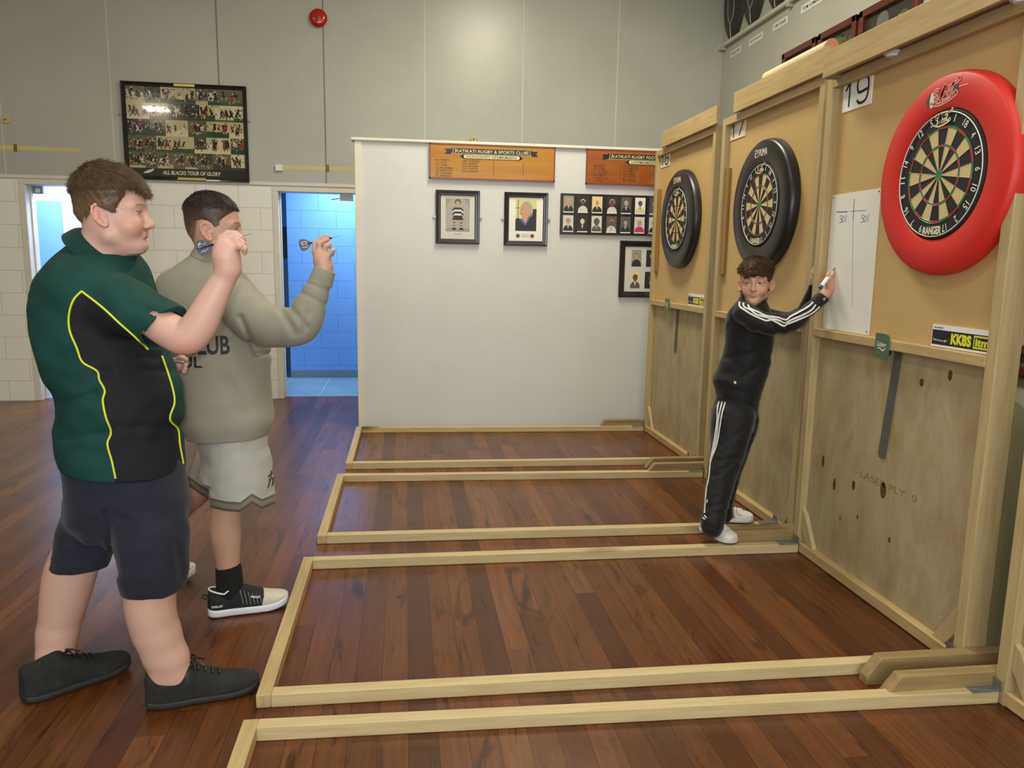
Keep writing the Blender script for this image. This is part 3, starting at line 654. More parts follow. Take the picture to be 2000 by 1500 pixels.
# ------------------------------------------------------------------ dartboard stands
YL = (0, -1, 0)          # the reading direction on the boards (viewer faces +x)
rub = plain('strip_rubber', S(84, 82, 80), 0.7, var=0.12, vs=50)
led = plain('puck_white', S(205, 212, 224), 0.3)
def stand(X0, Y0, Y1, label, proj=False, batten=False, knots=False, pt=2.30):
    hw = (Y1 - Y0) / 2
    t = empty('dartboard_stand', (X0, (Y0 + Y1) / 2, 0), label, 'dartboard stand', None)
    for s in (1, -1):
        y0, y1 = sorted((s * (hw - .047), s * hw))
        MB().box(0, .09, y0, y1, 0, pt).build('post', M['pineZ'], t, bevel=.003)
    MB().box(0.0, .045, -hw + .047, hw - .047, 0.004, .052).build('bottom_rail', M['pineY'], t, bevel=.003)
    MB().box(-.002, .04, -hw + .047, hw - .047, 1.076, 1.115).build('ledge', M['pineY'], t, bevel=.003)
    MB().box(.0, .06, -hw + .047, hw - .047, pt - .045, pt).build('top_rail', M['pineY'], t, bevel=.003)
    mb = MB().box(.035, .05, -hw + .02, hw - .02, .03, 1.09).mat(1)
    if knots:
        for y, z, ry, rz in ((.44, .49, .011, .03), (.33, .41, .011, .03), (.18, .45, .012, .022), (-.03, .49, .02, .035), (.13, .32, .006, .01), (-.20, .97, .012, .016), (.02, 1.06, .02, .012), (.26, .27, .004, .012), (-.1, .3, .008, .012), (-.35, 1.02, .012, .02)):
            ell(mb, (.0346, y, z), ry, rz, YL, UZ, n=14)
        letter(mb.mat(2), '- LASER PLY  0', (.0346, -.03, .515), YL, UZ, w=.42, h=.03)
    mb.build('lower_panel', [M['ply'], M['knot'], plain('faded_stamp', S(122, 112, 82), 0.7)], t)
    MB().box(.035, .053, -hw + .02, hw - .02, 1.09, pt - .02).build('upper_panel', M['board'], t)
    for s in (1, -1):                                             # small diagonal corner blocks
        a = hw - .047
        MB().prism([(s * a, .13), (s * (a), .22), (s * (a - .028), .20), (s * (a - .125), .052), (s * (a - .06), .052)], .012, .034, 'yz').build('corner_block', M['pineZ'], t, bevel=.002)
        MB().prism([(.09, 0), (.5, 0), (.5, .10), (.12, .95), (.09, .97)], min(s * hw, s * (hw - .018)), max(s * hw, s * (hw - .018)), 'xz').build('side_gusset', M['gusset'], t)
        y0, y1 = sorted((s * (hw + .001), s * (hw + .046)))
        MB().prism([(-.385, 0.0), (-.385, .03), (-.335, .096), (.5, .096), (.5, 0)], y0, y1, 'xz').build('foot', M['foot'], t, bevel=.003)
    if proj:
        MB().box(-.072, -.052, -hw - .01, hw - .08, 2.236, 2.348).build('header', M['pineY'], t, bevel=.002)
        MB().box(-.052, .035, -hw - .01, hw - .08, 2.252, 2.266).build('soffit', plain('soffit_brown', S(140, 116, 92), 0.6), t)
        for y in (hw - .09, -hw + .03): MB().prism([(-.052, 2.236), (.0, 2.236), (.0, 2.34), (-.052, 2.34)], y - .018, y + .018, 'xz').build('bracket', M['gusset'], t)
        for y in (.112, -.54):
            p = MB().lathe([(.034, 0), (.036, -.008), (.03, -.014)], (-.005, y, 2.252), (0, 0, 1), 24).build('puck_light', led, t, 40)
            q = MB().lathe([(.024, 0), (.022, -.006)], (-.005, y, 2.2382), (0, 0, 1), 24).build('lens', plain('puck_lens', S(228, 232, 240), 0.15), None, 40); q.parent = p
    else:
        MB().box(-.022, .0, -hw - .045, hw - .20, pt + .002, pt + .118).build('header', M['pineY'], t, bevel=.002)
        MB().box(.0, .03, -hw + .05, hw - .25, pt + .002, pt + .1).build('header_backing', M['pineY'], t)
    if batten: MB().box(.015, .035, hw - .10, hw - .047, 1.345, 2.0).build('batten', wood('batten_brown', S(164, 126, 68), S(140, 104, 54), 'z', 0.5), t, bevel=.002)
    return t
ST = {19: (1.925, 2.27, 3.47), 17: (1.965, 3.565, 4.765), 16: (2.0, 4.955, 6.19), 20: (1.917, 0.905, 2.105)}
stand(*ST[19], 'tall timber dartboard stand number 19 with red surround, nearest full stand', proj=True, knots=True, pt=2.25)
stand(*ST[17], 'timber dartboard stand number 17 behind the boy in black tracksuit', batten=True)
stand(*ST[16], 'timber dartboard stand number 16, furthest away beside the white partition', batten=True)
stand(*ST[20], 'dartboard stand cut off by the right edge, nearest the camera', knots=False, pt=2.25)

NUMS = [20, 1, 18, 4, 13, 6, 10, 15, 2, 17, 3, 19, 7, 16, 8, 11, 14, 9, 12, 5]
BM = [plain('board_black', S(24, 23, 24), 0.75, var=.1, vs=120), plain('board_cream', S(206, 184, 132), 0.75, var=.06, vs=120), plain('board_red', S(196, 44, 36), 0.7), plain('board_green', S(30, 134, 74), 0.7), plain('number_white', S(226, 226, 220), 0.35)]
redfoam = NT('red_foam'); rn = redfoam.noise(redfoam.obj(), 260, 3)
redfoam.inp('Base Color', S(206, 40, 28)); redfoam.inp('Roughness', 0.5); redfoam.bump(rn, 0.08, .001)
blackfoam = plain('black_rubber', S(30, 29, 29), 0.36, bump=0.06, bs=240)
pinkl = plain('logo_pink', S(206, 96, 96), 0.4); whl = plain('logo_white', S(222, 214, 208), 0.4); gryl = plain('logo_grey', S(84, 78, 76), 0.4)
def shot_script(mb, c, s, d, m, wd, sq=.5):
    """the script word on board and surround"""
    S_ = bez([(-.30, .34), (-.42, .42), (-.52, .24), (-.40, .04), (-.36, -.20), (-.5, -.36), (-.66, -.24)], 5)
    H_ = bez([(-.24, -.3), (-.12, .1), (-.02, .46), (-.08, .3), (-.2, -.28)], 5)
    h2 = bez([(-.17, -.05), (-.05, .08), (-.04, -.1), (-.08, -.28), (.04, -.2)], 4)
    o_ = bez([(.12, -.02), (.02, -.14), (.06, -.3), (.18, -.2), (.16, -.04), (.12, -.02)], 4)
    T_ = bez([(.36, .44), (.28, .1), (.24, -.22), (.34, -.3), (.5, -.16)], 4)
    B_ = bez([(.1, .22), (.3, .3), (.5, .36), (.62, .5), (.52, .56)], 4)
    F_ = bez([(-.5, -.42), (-.2, -.54), (.2, -.5), (.44, -.4), (.52, -.3), (.44, -.26)], 5)
    for q in (S_, H_, h2, o_, T_, B_, F_): stroke(mb, [(a * s, b * s * sq + a * s * .12) for a, b in q], wd, (d, c[0], c[1]), YL, UZ, m)
def board(k, by, bz, label, sur_label, red):
    X0, Y0, Y1 = ST[k]; yc = (Y0 + Y1) / 2; xb = X0 + .035
    t = empty('dartboard_surround', (xb, by, bz), sur_label, 'dartboard surround')
    prof = [(.228, -.004), (.356, -.004), (.356, -.030), (.350, -.050), (.340, -.058), (.240, -.058), (.230, -.052), (.228, -.004)]
    MB().lathe(prof, (0, 0, 0), (1, 0, 0), 96, False, False).build('ring', redfoam.m if red else blackfoam, t, 40)
    mb = MB(); d = -.0588
    if red:
        c = (.0, .283)
        ell(mb.mat(2), (d, .075, .272), .030, .028, YL, UZ); ell(mb.mat(1), (d - .0002, .075, .272), .012, .028, YL, UZ)
        mb.mat(1); mb.box(d - .0003, d, -.105, -.055, .2905, .2935); mb.mat(2).box(d - .0003, d, -.06, -.03, .282, .301)
        shot_script(mb, (.006, .285), .115, d - .0004, 1, .013); shot_script(mb, (.006, .285), .115, d - .0007, 0, .0075)
    else:
        letter(mb.mat(1), 'PUMA', (d, -.012, .283), YL, UZ, w=.100, h=.040, bold=.03)
        mb.mat(1); mb.box(d - .0002, d, .050, .088, .262, .303); mb.mat(3).box(d - .0005, d, .054, .084, .267, .298)
        shot = bez([(-.084, .27), (-.076, .284), (-.066, .286), (-.058, .296)], 4); stroke(mb.mat(1), shot, .006, (d - .0007, 0, 0), YL, UZ)
    mb.build('logo', [pinkl, whl, gryl, M['black']], t)
    t = empty('dartboard', (xb, by, bz), label, 'dartboard')
    D = -.056
    MB().lathe([(.2265, -.002), (.2265, D + .004), (.222, D)], (0, 0, 0), (1, 0, 0), 80).build('board_body', BM[0], t, 40)
    mb = MB(); d = D - .0004; RR = (.0, .00635, .0159, .099, .107, .162, .170)
    def pt(r, a): return (d, -r * math.sin(a), r * math.cos(a))
    for i in range(20):
        a0, a1 = (i - .5) * PI / 10, (i + .5) * PI / 10; dk = i % 2 == 0
        for (r0, r1), m in (((RR[2], RR[3]), 0 if dk else 1), ((RR[3], RR[4]), 2 if dk else 3), ((RR[4], RR[5]), 0 if dk else 1), ((RR[5], RR[6]), 2 if dk else 3)):
            n = 4
            for q in range(n):
                b0, b1 = a0 + (a1 - a0) * q / n, a0 + (a1 - a0) * (q + 1) / n
                mb.mat(m).poly([pt(r0, b0), pt(r1, b0), pt(r1, b1), pt(r0, b1)])
    ell(mb.mat(3), (d - .0001, 0, 0), RR[2], RR[2], YL, UZ, 24); ell(mb.mat(2), (d - .0002, 0, 0), RR[1], RR[1], YL, UZ, 16)
    mb.build('scoring_face', BM[:4], t)
    mb = MB()
    for r in RR[2:]: mb.tube([(D - .001, r * math.sin(2 * PI * q / 60), r * math.cos(2 * PI * q / 60)) for q in range(61)], .0006, 4)
    for i in range(20):
        a = (i + .5) * PI / 10
        mb.tube([(D - .001, -RR[2] * math.sin(a), RR[2] * math.cos(a)), (D - .001, -.176 * math.sin(a), .176 * math.cos(a))], .0006, 4)
    mb.build('spider_wire', plain('spider_%d' % k, S(120, 118, 112), 0.35, 0.7), t)
    mb = MB()
    for q in range(20):                                           # white number ring, broken where the script crosses it
        if q in (0,): continue
    mb.tube([(D - .004, -.217 * math.sin(a), .217 * math.cos(a)) for a in [PI * (-.02) + 2 * PI * q / 80 for q in range(81)]], .0019, 6)
    for i, nmb in enumerate(NUMS):
        if i == 0: continue
        a = i * PI / 10; u = Vector((0, -math.cos(a), -math.sin(a))); v = Vector((0, -math.sin(a), math.cos(a)))
        letter(mb, str(nmb), Vector((D - .005, 0, 0)) + v * .198, u, v, h=.026, w=.012 * len(str(nmb)) if nmb != 1 else .004, bold=.008)
    mb.build('number_ring', BM[4], t, 40)
    mb = MB()
    shot_script(mb, (.0, .196), .075, D - .006, 0, .006, .55)
    ell(mb, (D - .006, .034, .205), .010, .008, YL, UZ)
    letter(mb, 'RANGER', (D - .006, .0, -.195), YL, UZ, w=.098, h=.030, bold=.05)
    mb.build('brand_lettering', BM[1] if False else plain('board_lettering_%d' % k, S(216, 210, 180), 0.5), t)
board(19, 2.614, 1.735, 'round bristle dartboard inside the red surround on stand 19', 'thick red foam ring around the dartboard on stand 19', True)
board(17, 4.136, 1.737, 'dartboard in black surround above the head of the boy in black tracksuit', 'black rubber dartboard ring on stand 17 above the boy in black', False)
board(16, 5.565, 1.734, 'dartboard in black surround on the furthest stand, number 16', 'black rubber dartboard ring on the furthest stand, number 16', False)

def number_card(k, txt, y0, y1, z0, z1):
    X0 = ST[k][0] + .035
    mb = MB().box(-.004, 0, (y1 - y0) / 2, (y0 - y1) / 2, -(z1 - z0) / 2, (z1 - z0) / 2).mat(1)
    w, h = y0 - y1, z1 - z0
    def st(pts): stroke(mb, [(a * w, b * h) for a, b in pts], .0125, (-.0046, 0, 0), YL, UZ, 1)
    st([(-.40, .12), (-.26, .34)]); st([(-.26, .36), (-.26, -.38)])
    if txt == '19': st(bez([(.36, -.02), (.1, -.06), (.02, .06), (.02, .28), (.14, .37), (.3, .34), (.38, .2), (.38, -.15), (.3, -.34), (.12, -.37), (.02, -.26)], 6))
    if txt == '17': st([(-.06, .34), (.4, .34)]); st([(.4, .35), (.12, -.38)])
    if txt == '16': st(bez([(.36, .27), (.26, .36), (.12, .34), (.03, .16), (.02, -.2), (.1, -.36), (.28, -.36), (.38, -.2), (.34, -.02), (.2, .04), (.04, -.04)], 6))
    o = mb.build('number_card', [plain('card_white_' + txt, S(236, 236, 232), 0.4) if txt == '19' else plain('card_cream_' + txt, S(230, 224, 196), 0.4), M['ink']], None)
    o.location = (X0, (y0 + y1) / 2, (z0 + z1) / 2)
    tag(o, {'19': 'white number card reading 19 in the top corner of the nearest full stand', '17': 'cream number card reading 17 in the top corner of the middle stand', '16': 'cream number card reading 16 on the furthest stand'}[txt], 'sign')
number_card(19, '19', 3.385, 3.165, 2.09, 2.235)
number_card(17, '17', 4.712, 4.50, 2.165, 2.283)
number_card(16, '16', 6.14, 5.93, 2.165, 2.288)

def sponsor(k, y0, y1, z0, z1, label):
    X0 = ST[k][0] + .034; w, h = y0 - y1, z1 - z0
    mb = MB().box(-.005, 0, -w / 2, w / 2, -h / 2, h / 2)
    d = -.0055
    q = lambda a0, a1, b0, b1, m, dd=d: mb.mat(m).poly([(dd, -a0 * w, b0 * h), (dd, -a1 * w, b0 * h), (dd, -a1 * w, b1 * h), (dd, -a0 * w, b1 * h)])
    q(-.49, .49, -.40, .27, 1)
    letter(mb.mat(1), 'PROUDLY SUPPORTED BY', (d, .39 * w, .37 * h), YL, UZ, w=.16 * w, h=.08 * h, bold=.02)
    letter(mb.mat(0), '"We\'ll see you right"', (d - .0004, .345 * w, -.2 * h), YL, UZ, w=.25 * w, h=.13 * h, bold=.01, shear=.2)
    letter(mb.mat(2), 'KKBS', (d - .0004, .0, -.06 * h), YL, UZ, w=.33 * w, h=.50 * h, bold=.06)
    q(.20, .475, -.34, .22, 2, d - .0004); q(.215, .46, -.26, .14, 1, d - .0006)
    letter(mb.mat(2), 'itm', (d - .0009, -.335 * w, -.07 * h), YL, UZ, w=.21 * w, h=.34 * h, bold=.05)
    o = mb.build('sponsor_sign', [M['white'], M['ink'], plain('lime_yellow_%d' % k, S(214, 218, 40), 0.4)], None); o.location = (X0, (y0 + y1) / 2, (z0 + z1) / 2)
    tag(o, label, 'sign', None)
sponsor(19, 2.632, 2.322, 1.117, 1.198, 'black white and yellow sponsor sign on the ledge of the nearest full stand')
sponsor(16, 5.375, 5.065, 1.117, 1.198, 'small black and yellow sponsor sign on the ledge of the furthest stand')
grn = plain('pub_green', S(72, 104, 76), 0.35)
def tab(k, y, z0, z1, label):
    X0 = ST[k][0]; w, h = .088, z1 - z0
    mb = MB(); pts = bez([(-w / 2, -h / 2 + .008), (-w / 2 + .008, -h / 2), (w / 2 - .01, -h / 2 - .002), (w / 2, -h / 2 + .01), (w / 2 + .002, h / 2 - .018), (w / 2 - .016, h / 2 - .001), (-w / 2 + .006, h / 2), (-w / 2, h / 2 - .006)], 4)
    mb.prism([(-a, b) for a, b in pts], -.008, -.0025, 'yz').mat(1)
    letter(mb, 'Carlsberg', (-.0086, .0, .002), YL, UZ, w=.062, h=.026, bold=.02, shear=.1)
    stroke(mb, bez([(-.022, -.014), (-.008, -.010), (.008, -.020), (.022, -.014), (.028, -.008)], 5), .005, (-.0086, 0, 0), YL, UZ, 1)
    o = mb.build('ledge_tab', [grn, M['cream']], None); o.location = (X0, y, (z0 + z1) / 2); tag(o, label, 'beer tab')
tab(19, 2.878, 1.043, 1.138, 'green beer brand tab fixed on the ledge of the nearest full stand')
tab(16, 5.72, 1.055, 1.145, 'green beer brand tab on the ledge of the furthest stand')
tab(17, 4.38, 1.045, 1.14, 'green beer brand tab on the ledge of the middle stand')
def strip(k, y0, y1, z0, z1, label):
    X0 = ST[k][0] + .034
    mb = MB().prism([(y0 - .023, z0 + .004), (y0 + .015, z0), (y0 + .023, z0 + .02), (y1 + .023, z1), (y1 - .023, z1)], -.004, 0, 'yz')
    o = mb.build('rubber_strip', rub, None); o.location = (X0, 0, 0); tag(o, label, 'strip')
strip(19, 2.868, 2.82, .62, 1.075, 'dark grey rubber strip hanging from the ledge of the nearest full stand')
strip(16, 5.60, 5.585, .74, 1.075, 'dark grey rubber strip hanging on the furthest stand')
# score sheet
def scoreboard():
    y0, y1, z0, z1 = 3.405, 3.035, 1.117, 1.73; w, h = y0 - y1, z1 - z0; cy, cz = (y0 + y1) / 2, (z0 + z1) / 2
    t = empty('whiteboard', (1.96, cy, cz), 'tall white scoring board with 501 scores beside the red surround', 'whiteboard')
    MB().box(-.004, 0, -w / 2, w / 2, -h / 2, h / 2).build('panel', plain('whiteboard_white', S(226, 226, 220), 0.25), t)
    mb = MB(); org = (-.0045, -cy, -cz)
    d = -.0046
    def st(p, wd=.004): stroke(mb, [(cy - y, z - cz) for y, z in p], wd, (d, 0, 0), YL, UZ, 0)
    st([(3.36, 1.652), (3.27, 1.648)]); st([(3.25, 1.649), (3.13, 1.645)], .002); st([(3.226, 1.702), (3.222, 1.61)]); st([(3.222, 1.61), (3.172, 1.23)], .0015)
    def n501(yl, z):
        st([(y, b) for y, b in [(yl, z + .016), (yl + .018, z + .018), (yl + .019, z + .002), (yl + .006, z), (yl + .002, z - .012), (yl + .022, z - .014)]][::-1] if False else [(yl - .016, z + .016), (yl, z + .016), (yl + .0, z + .004), (yl - .014, z + .002), (yl - .016, z - .012), (yl + .002, z - .015)], .003)
        st([(yl - .026 - .009 * math.cos(q * PI / 6), z + .012 * math.sin(q * PI / 6)) for q in range(13)], .003)
        st([(yl - .050, z + .018), (yl - .048, z - .014)], .003)
    n501(3.328, 1.617); n501(3.158, 1.61)
    mb.build('marker_writing', M['blueink'], t)
    mb = MB()
    for a in (-w / 2 + .012, w / 2 - .012):
        for b in (-h / 2 + .015, h / 2 - .012): mb.lathe([(.004, 0), (.003, -.003)], (-.004, a, b), (1, 0, 0), 8)
    mb.build('screw', M['galv'], t)
scoreboard()
# rolled papers on top of the stands
t = empty('cardboard_tube', (2.03, 3.9, 2.452), 'cream cardboard tube lying on top of the middle stand', 'tube')
tc = plain('tube_cream', S(212, 196, 150), 0.5)
MB().tube([(0, .42, 0), (0, -.24, 0)], .033, 18).build('tube', tc, t, 40)
MB().tube([(0, -.24, 0), (0, -.255, 0)], .034, 18).build('end_cap', plain('tube_pink', S(196, 128, 92), 0.5), t, 40)
t = empty('rolled_poster', (2.02, 3.0, 2.33), 'rolled poster with yellow and orange print lying on top of the nearest full stand', 'poster roll')
MB().tube([(0, .5, .015), (0, -.6, .015)], .05, 18).build('roll', plain('poster_cream', S(214, 206, 168), 0.4), t, 40)
MB().tube([(0, .47, .015), (0, .36, .015)], .0505, 18).build('printed_end', plain('poster_yellow', S(206, 170, 70), 0.4), t, 40)
MB().tube([(0, -.2, .015), (0, -.30, .015)], .0505, 18).build('printed_band', plain('poster_dark', S(70, 66, 50), 0.4), t, 40)

# ------------------------------------------------------------------ oche frames on the floor
HB = .045
def bar(name, p0, p1, w, par, mat, h=HB, side=1):
    """timber laid from p0 to p1 along its outer bottom edge, width w to the left of the direction"""
    a, b = Vector((p0[0], p0[1], 0)), Vector((p1[0], p1[1], 0)); d = (b - a).normalized(); n = Vector((-d.y, d.x, 0)) * w * side
    mb = MB().add([a, b, b + n, a + n] + [q + Vector((0, 0, h)) for q in (a, b, b + n, a + n)], [(0, 3, 2, 1), (4, 5, 6, 7), (0, 1, 5, 4), (1, 2, 6, 5), (2, 3, 7, 6), (3, 0, 4, 7)])
    return mb.build(name, mat, par, bevel=.003)
def lane(label, xl, near, far, X1):
    t = empty('throw_lane_frame', (0, 0, 0.0005), label, 'floor frame', 'timber throw line frames on the floor')
    (n0, n1), (f0, f1) = near, far
    bar('side_bar', (xl + .046, n0), (X1, n1), .046, t, M['pineX'])
    bar('side_bar', (xl + .046, f0), (X1, f1), -.046, t, M['pineX'])
    bar('throw_bar', (xl, n0), (xl, f0), -.046, t, M['pineY'])
    for y, s in ((n1, 1), (f1, -1)):
        br = MB().box(X1 - .10, X1 - .002, min(y, y + s * .05), max(y, y + s * .05), HB, HB + .002).box(X1 - .004, X1 - .001, min(y, y + s * .05), max(y, y + s * .05), HB, HB + .035)
        br.prism([(X1 - .1, 0), (X1, -.028), (X1, .028)], HB + .0021, HB + .0035, 'xy', Matrix.Translation((0, y + s * .023, 0)))
        br.build('hinge_plate', M['galv'], t)
lane('near timber floor frame in front of the nearest full stand, by the boys\' feet', -.474, (2.309, 2.290), (3.462, 3.448), 1.921)
lane('timber floor frame cut off by the bottom edge of the picture', -.486, (.96, .93), (2.182, 2.122), 1.913)
lane('timber floor frame in front of the middle stand, second behind the near one', -.444, (3.736, 3.700), (4.872, 4.790), 1.960)
lane('furthest timber floor frame against the white partition', -.412, (5.128, 5.085), (6.30, 6.215), 1.995)
t = empty('marker_pen', (.505, 4.822, .011), 'black and white marker pen lying on the floor against a frame bar', 'pen')
MB().tube([(-.066, 0, 0), (-.018, 0, 0)], [.009, .0105], 12).build('cap', M['black'], t, 40)
MB().tube([(-.018, 0, 0), (.05, 0, 0), (.068, 0, 0)], [.0095, .0095, .006], 12).build('barrel', M['white'], t, 40)
# ------------------------------------------------------------------ figures: signed-distance modelling kit
import openvdb
F32 = np.float32
CF = 1498.4
_cy, _sy, _cp, _sp = math.cos(.138316895), math.sin(.138316895), math.cos(.157196907), math.sin(.157196907)
_fwd = np.array([_sy * _cp, _cy * _cp, -_sp]); _rt = np.array([_cy, -_sy, 0.]); _dn = np.cross(_fwd, _rt)
_cr, _sr = math.cos(-.0165713196), math.sin(-.0165713196)
VM = np.array([_cr * _rt + _sr * _dn, -_sr * _rt + _cr * _dn, _fwd]); EYE = np.array([0, 0, 1.4])
def ray(px, py): return VM.T @ np.array([(px - 1000) / CF, (py - 750) / CF, 1.])
def J(px, py, Y):
    """point of the photograph at depth Y in the room"""
    d = ray(px, py); return EYE + d * (Y / d[1])
def JR(px, p): return px * float((VM @ (np.asarray(p) - EYE))[2]) / CF      # a length in photo pixels at point p, in metres
def proj(v):
    q = (np.asarray(v) - EYE) @ VM.T
    return np.stack([1000 + CF * q[..., 0] / q[..., 2], 750 + CF * q[..., 1] / q[..., 2]], -1)
def catmull(rows, n=8):
    r = np.array(rows, float); P = np.vstack([2 * r[0] - r[1], r, 2 * r[-1] - r[-2]]); out = []
    for i in range(1, len(P) - 2):
        a, b, c, d = P[i - 1:i + 3]
        for t in np.arange(n) / n: out.append(0.5 * (2 * b + (c - a) * t + (2 * a - 5 * b + 4 * c - d) * t * t + (3 * b - a - 3 * c + d) * t ** 3))
    out.append(r[-1]); return np.array(out)
def unit(v): v = np.asarray(v, float); return v / np.linalg.norm(v)
def smin(a, b, k):
    if k <= 0: return np.minimum(a, b)
    h = np.maximum(k - np.abs(a - b), 0) / k
    return np.minimum(a, b) - h * h * k * 0.25
def smax(a, b, k): return -smin(-a, -b, k)

class Body:
    def __init__(s): s.p = []
    def _add(s, fn, lo, hi, op, k): s.p.append((fn, np.array(lo) - k - .006, np.array(hi) + k + .006, op, k)); return s
    def cone(s, a, b, ra, rb, k=.01, op='u'):
        a, b = np.array(a, float), np.array(b, float); ba = b - a; l2 = max(ba @ ba, 1e-9); rr = ra - rb; a2 = l2 - rr * rr; il2 = 1 / l2
        def fn(P):
            if a2 <= 0:
                c, r = (a, ra) if ra > rb else (b, rb)
                return np.sqrt(((P - c) ** 2).sum(-1)) - r
            pa = P - a; y = pa @ ba; z = y - l2
            x2 = ((pa * l2 - y[..., None] * ba) ** 2).sum(-1)
            y2 = y * y * l2; z2 = z * z * l2
            kk = np.sign(rr) * rr * rr * x2
            c1 = np.sign(z) * a2 * z2 > kk; c2 = np.sign(y) * a2 * y2 < kk
            d3 = (np.sqrt(np.maximum(x2 * a2 * il2, 0)) + y * rr) * il2 - ra
            return np.where(c1, np.sqrt(x2 + z2) * il2 - rb, np.where(c2, np.sqrt(x2 + y2) * il2 - ra, d3))
        r = max(ra, rb); return s._add(fn, np.minimum(a, b) - r, np.maximum(a, b) + r, op, k)
    def chain(s, pts, k=.006, op='u'):
        """pts: (point, radius)"""
        for (a, ra), (b, rb) in zip(pts[:-1], pts[1:]): s.cone(a, b, ra, rb, k, op)
        return s
    def limb(s, pts, k=.012, n=5):
        """smoothly interpolated limb through (point, radius)"""
        R = catmull([list(p) + [r] for p, r in pts], n)
        return s.chain([(q[:3], q[3]) for q in R], min(k, .004))
    def ball(s, c, r, k=.01, op='u', R=None):
        c = np.array(c, float); r = np.array([r] * 3 if np.isscalar(r) else r, float); R = np.eye(3) if R is None else np.asarray(R, float)
        def fn(P):
            q = (P - c) @ R
            k0 = np.sqrt(((q / r) ** 2).sum(-1)); k1 = np.sqrt(((q / (r * r)) ** 2).sum(-1)) + 1e-9
            return np.where(k0 < 1e-4, -r.min(), k0 * (k0 - 1) / k1)
        e = np.abs(R) @ r; return s._add(fn, c - e, c + e, op, k)
    def loft(s, o, ax, u, rows, k=.02, op='u', n=2.0, cap=True, smooth=8):
        """rows: t, cu, cv, ru+, ru-, rv+, rv- (metres) along axis ax from o; v = ax x u"""
        o, ax = np.array(o, float), unit(ax); u = unit(np.array(u, float) - ax * (np.array(u, float) @ ax)); v = np.cross(ax, u)
        T = catmull(rows, smooth) if smooth else np.array(rows, float); t = T[:, 0]
        def fn(P):
            q = P - o; h = q @ ax; hc = np.clip(h, t[0], t[-1])
            I = [np.interp(hc, t, T[:, i]) for i in range(1, 7)]
            a = q @ u - I[0]; b = q @ v - I[1]
            ra = np.maximum(np.where(a > 0, I[2], I[3]), 1e-4); rb = np.maximum(np.where(b > 0, I[4], I[5]), 1e-4)
            if n == 2: rho = np.sqrt((a / ra) ** 2 + (b / rb) ** 2)
            else: rho = (np.abs(a / ra) ** n + np.abs(b / rb) ** n) ** (1 / n)
            L = np.sqrt(a * a + b * b); d = np.where(rho > 1e-3, L - L / np.maximum(rho, 1e-3), -np.minimum(ra, rb))
            if cap: d = np.maximum(d, np.maximum(t[0] - h, h - t[-1]))
            return d
        R = T[:, 3:].max() + np.abs(T[:, 1:3]).max(); e = o + np.outer([t[0], t[-1]], ax)
        return s._add(fn, e.min(0) - R, e.max(0) + R, op, k)
    def shell(s, c, ax, u, rx, ry, segs, th, k=.004, op='u', cut=None):
        """cloth band: elliptical surface of revolution; segs = list of (rho, h) with rho in units of the ellipse"""
        c, ax = np.array(c, float), unit(ax); u = unit(np.array(u, float) - ax * (np.array(u, float) @ ax)); v = np.cross(ax, u); rm = (rx + ry) / 2
        S_ = np.array(segs, float); S2 = np.stack([S_[:, 0] * rm, S_[:, 1]], 1)
        def fn(P):
            q = P - c; h = q @ ax; r = np.sqrt((q @ u / rx) ** 2 + (q @ v / ry) ** 2) * rm; d = None
            for A, B in zip(S2[:-1], S2[1:]):
                ba = B - A; pr, ph = r - A[0], h - A[1]; tt = np.clip((pr * ba[0] + ph * ba[1]) / (ba @ ba), 0, 1)
                e = np.sqrt((pr - ba[0] * tt) ** 2 + (ph - ba[1] * tt) ** 2) - th
                d = e if d is None else np.minimum(d, e)
            if cut is not None: d = np.maximum(d, cut(P))
            return d
        R = max(rx, ry) * S_[:, 0].max() + th; e = c + np.outer([S_[:, 1].min(), S_[:, 1].max()], ax)
        return s._add(fn, e.min(0) - R, e.max(0) + R, op, k)
    def fn(s, f, lo, hi, op='u', k=.01): return s._add(f, lo, hi, op, k)
    def cut(s, p, nrm, lo=None, hi=None, k=.003):
        """remove what lies on the +nrm side of the plane, inside the box lo..hi"""
        p, nrm = np.array(p, float), unit(nrm); lo = np.array([-9, -9, -9.]) if lo is None else np.array(lo, float); hi = np.array([9, 9, 9.]) if hi is None else np.array(hi, float)
        def f(P):
            d = -((P - p) @ nrm)
            for i in range(3): d = np.maximum(d, np.maximum(lo[i] - P[..., i], P[..., i] - hi[i]))
            return d
        s.p.append((f, lo, hi, 's', k)); return s
    def disp(s, f): s.p.append((f, np.array([-9, -9, -9.]), np.array([9, 9, 9.]), 'd', 0)); return s
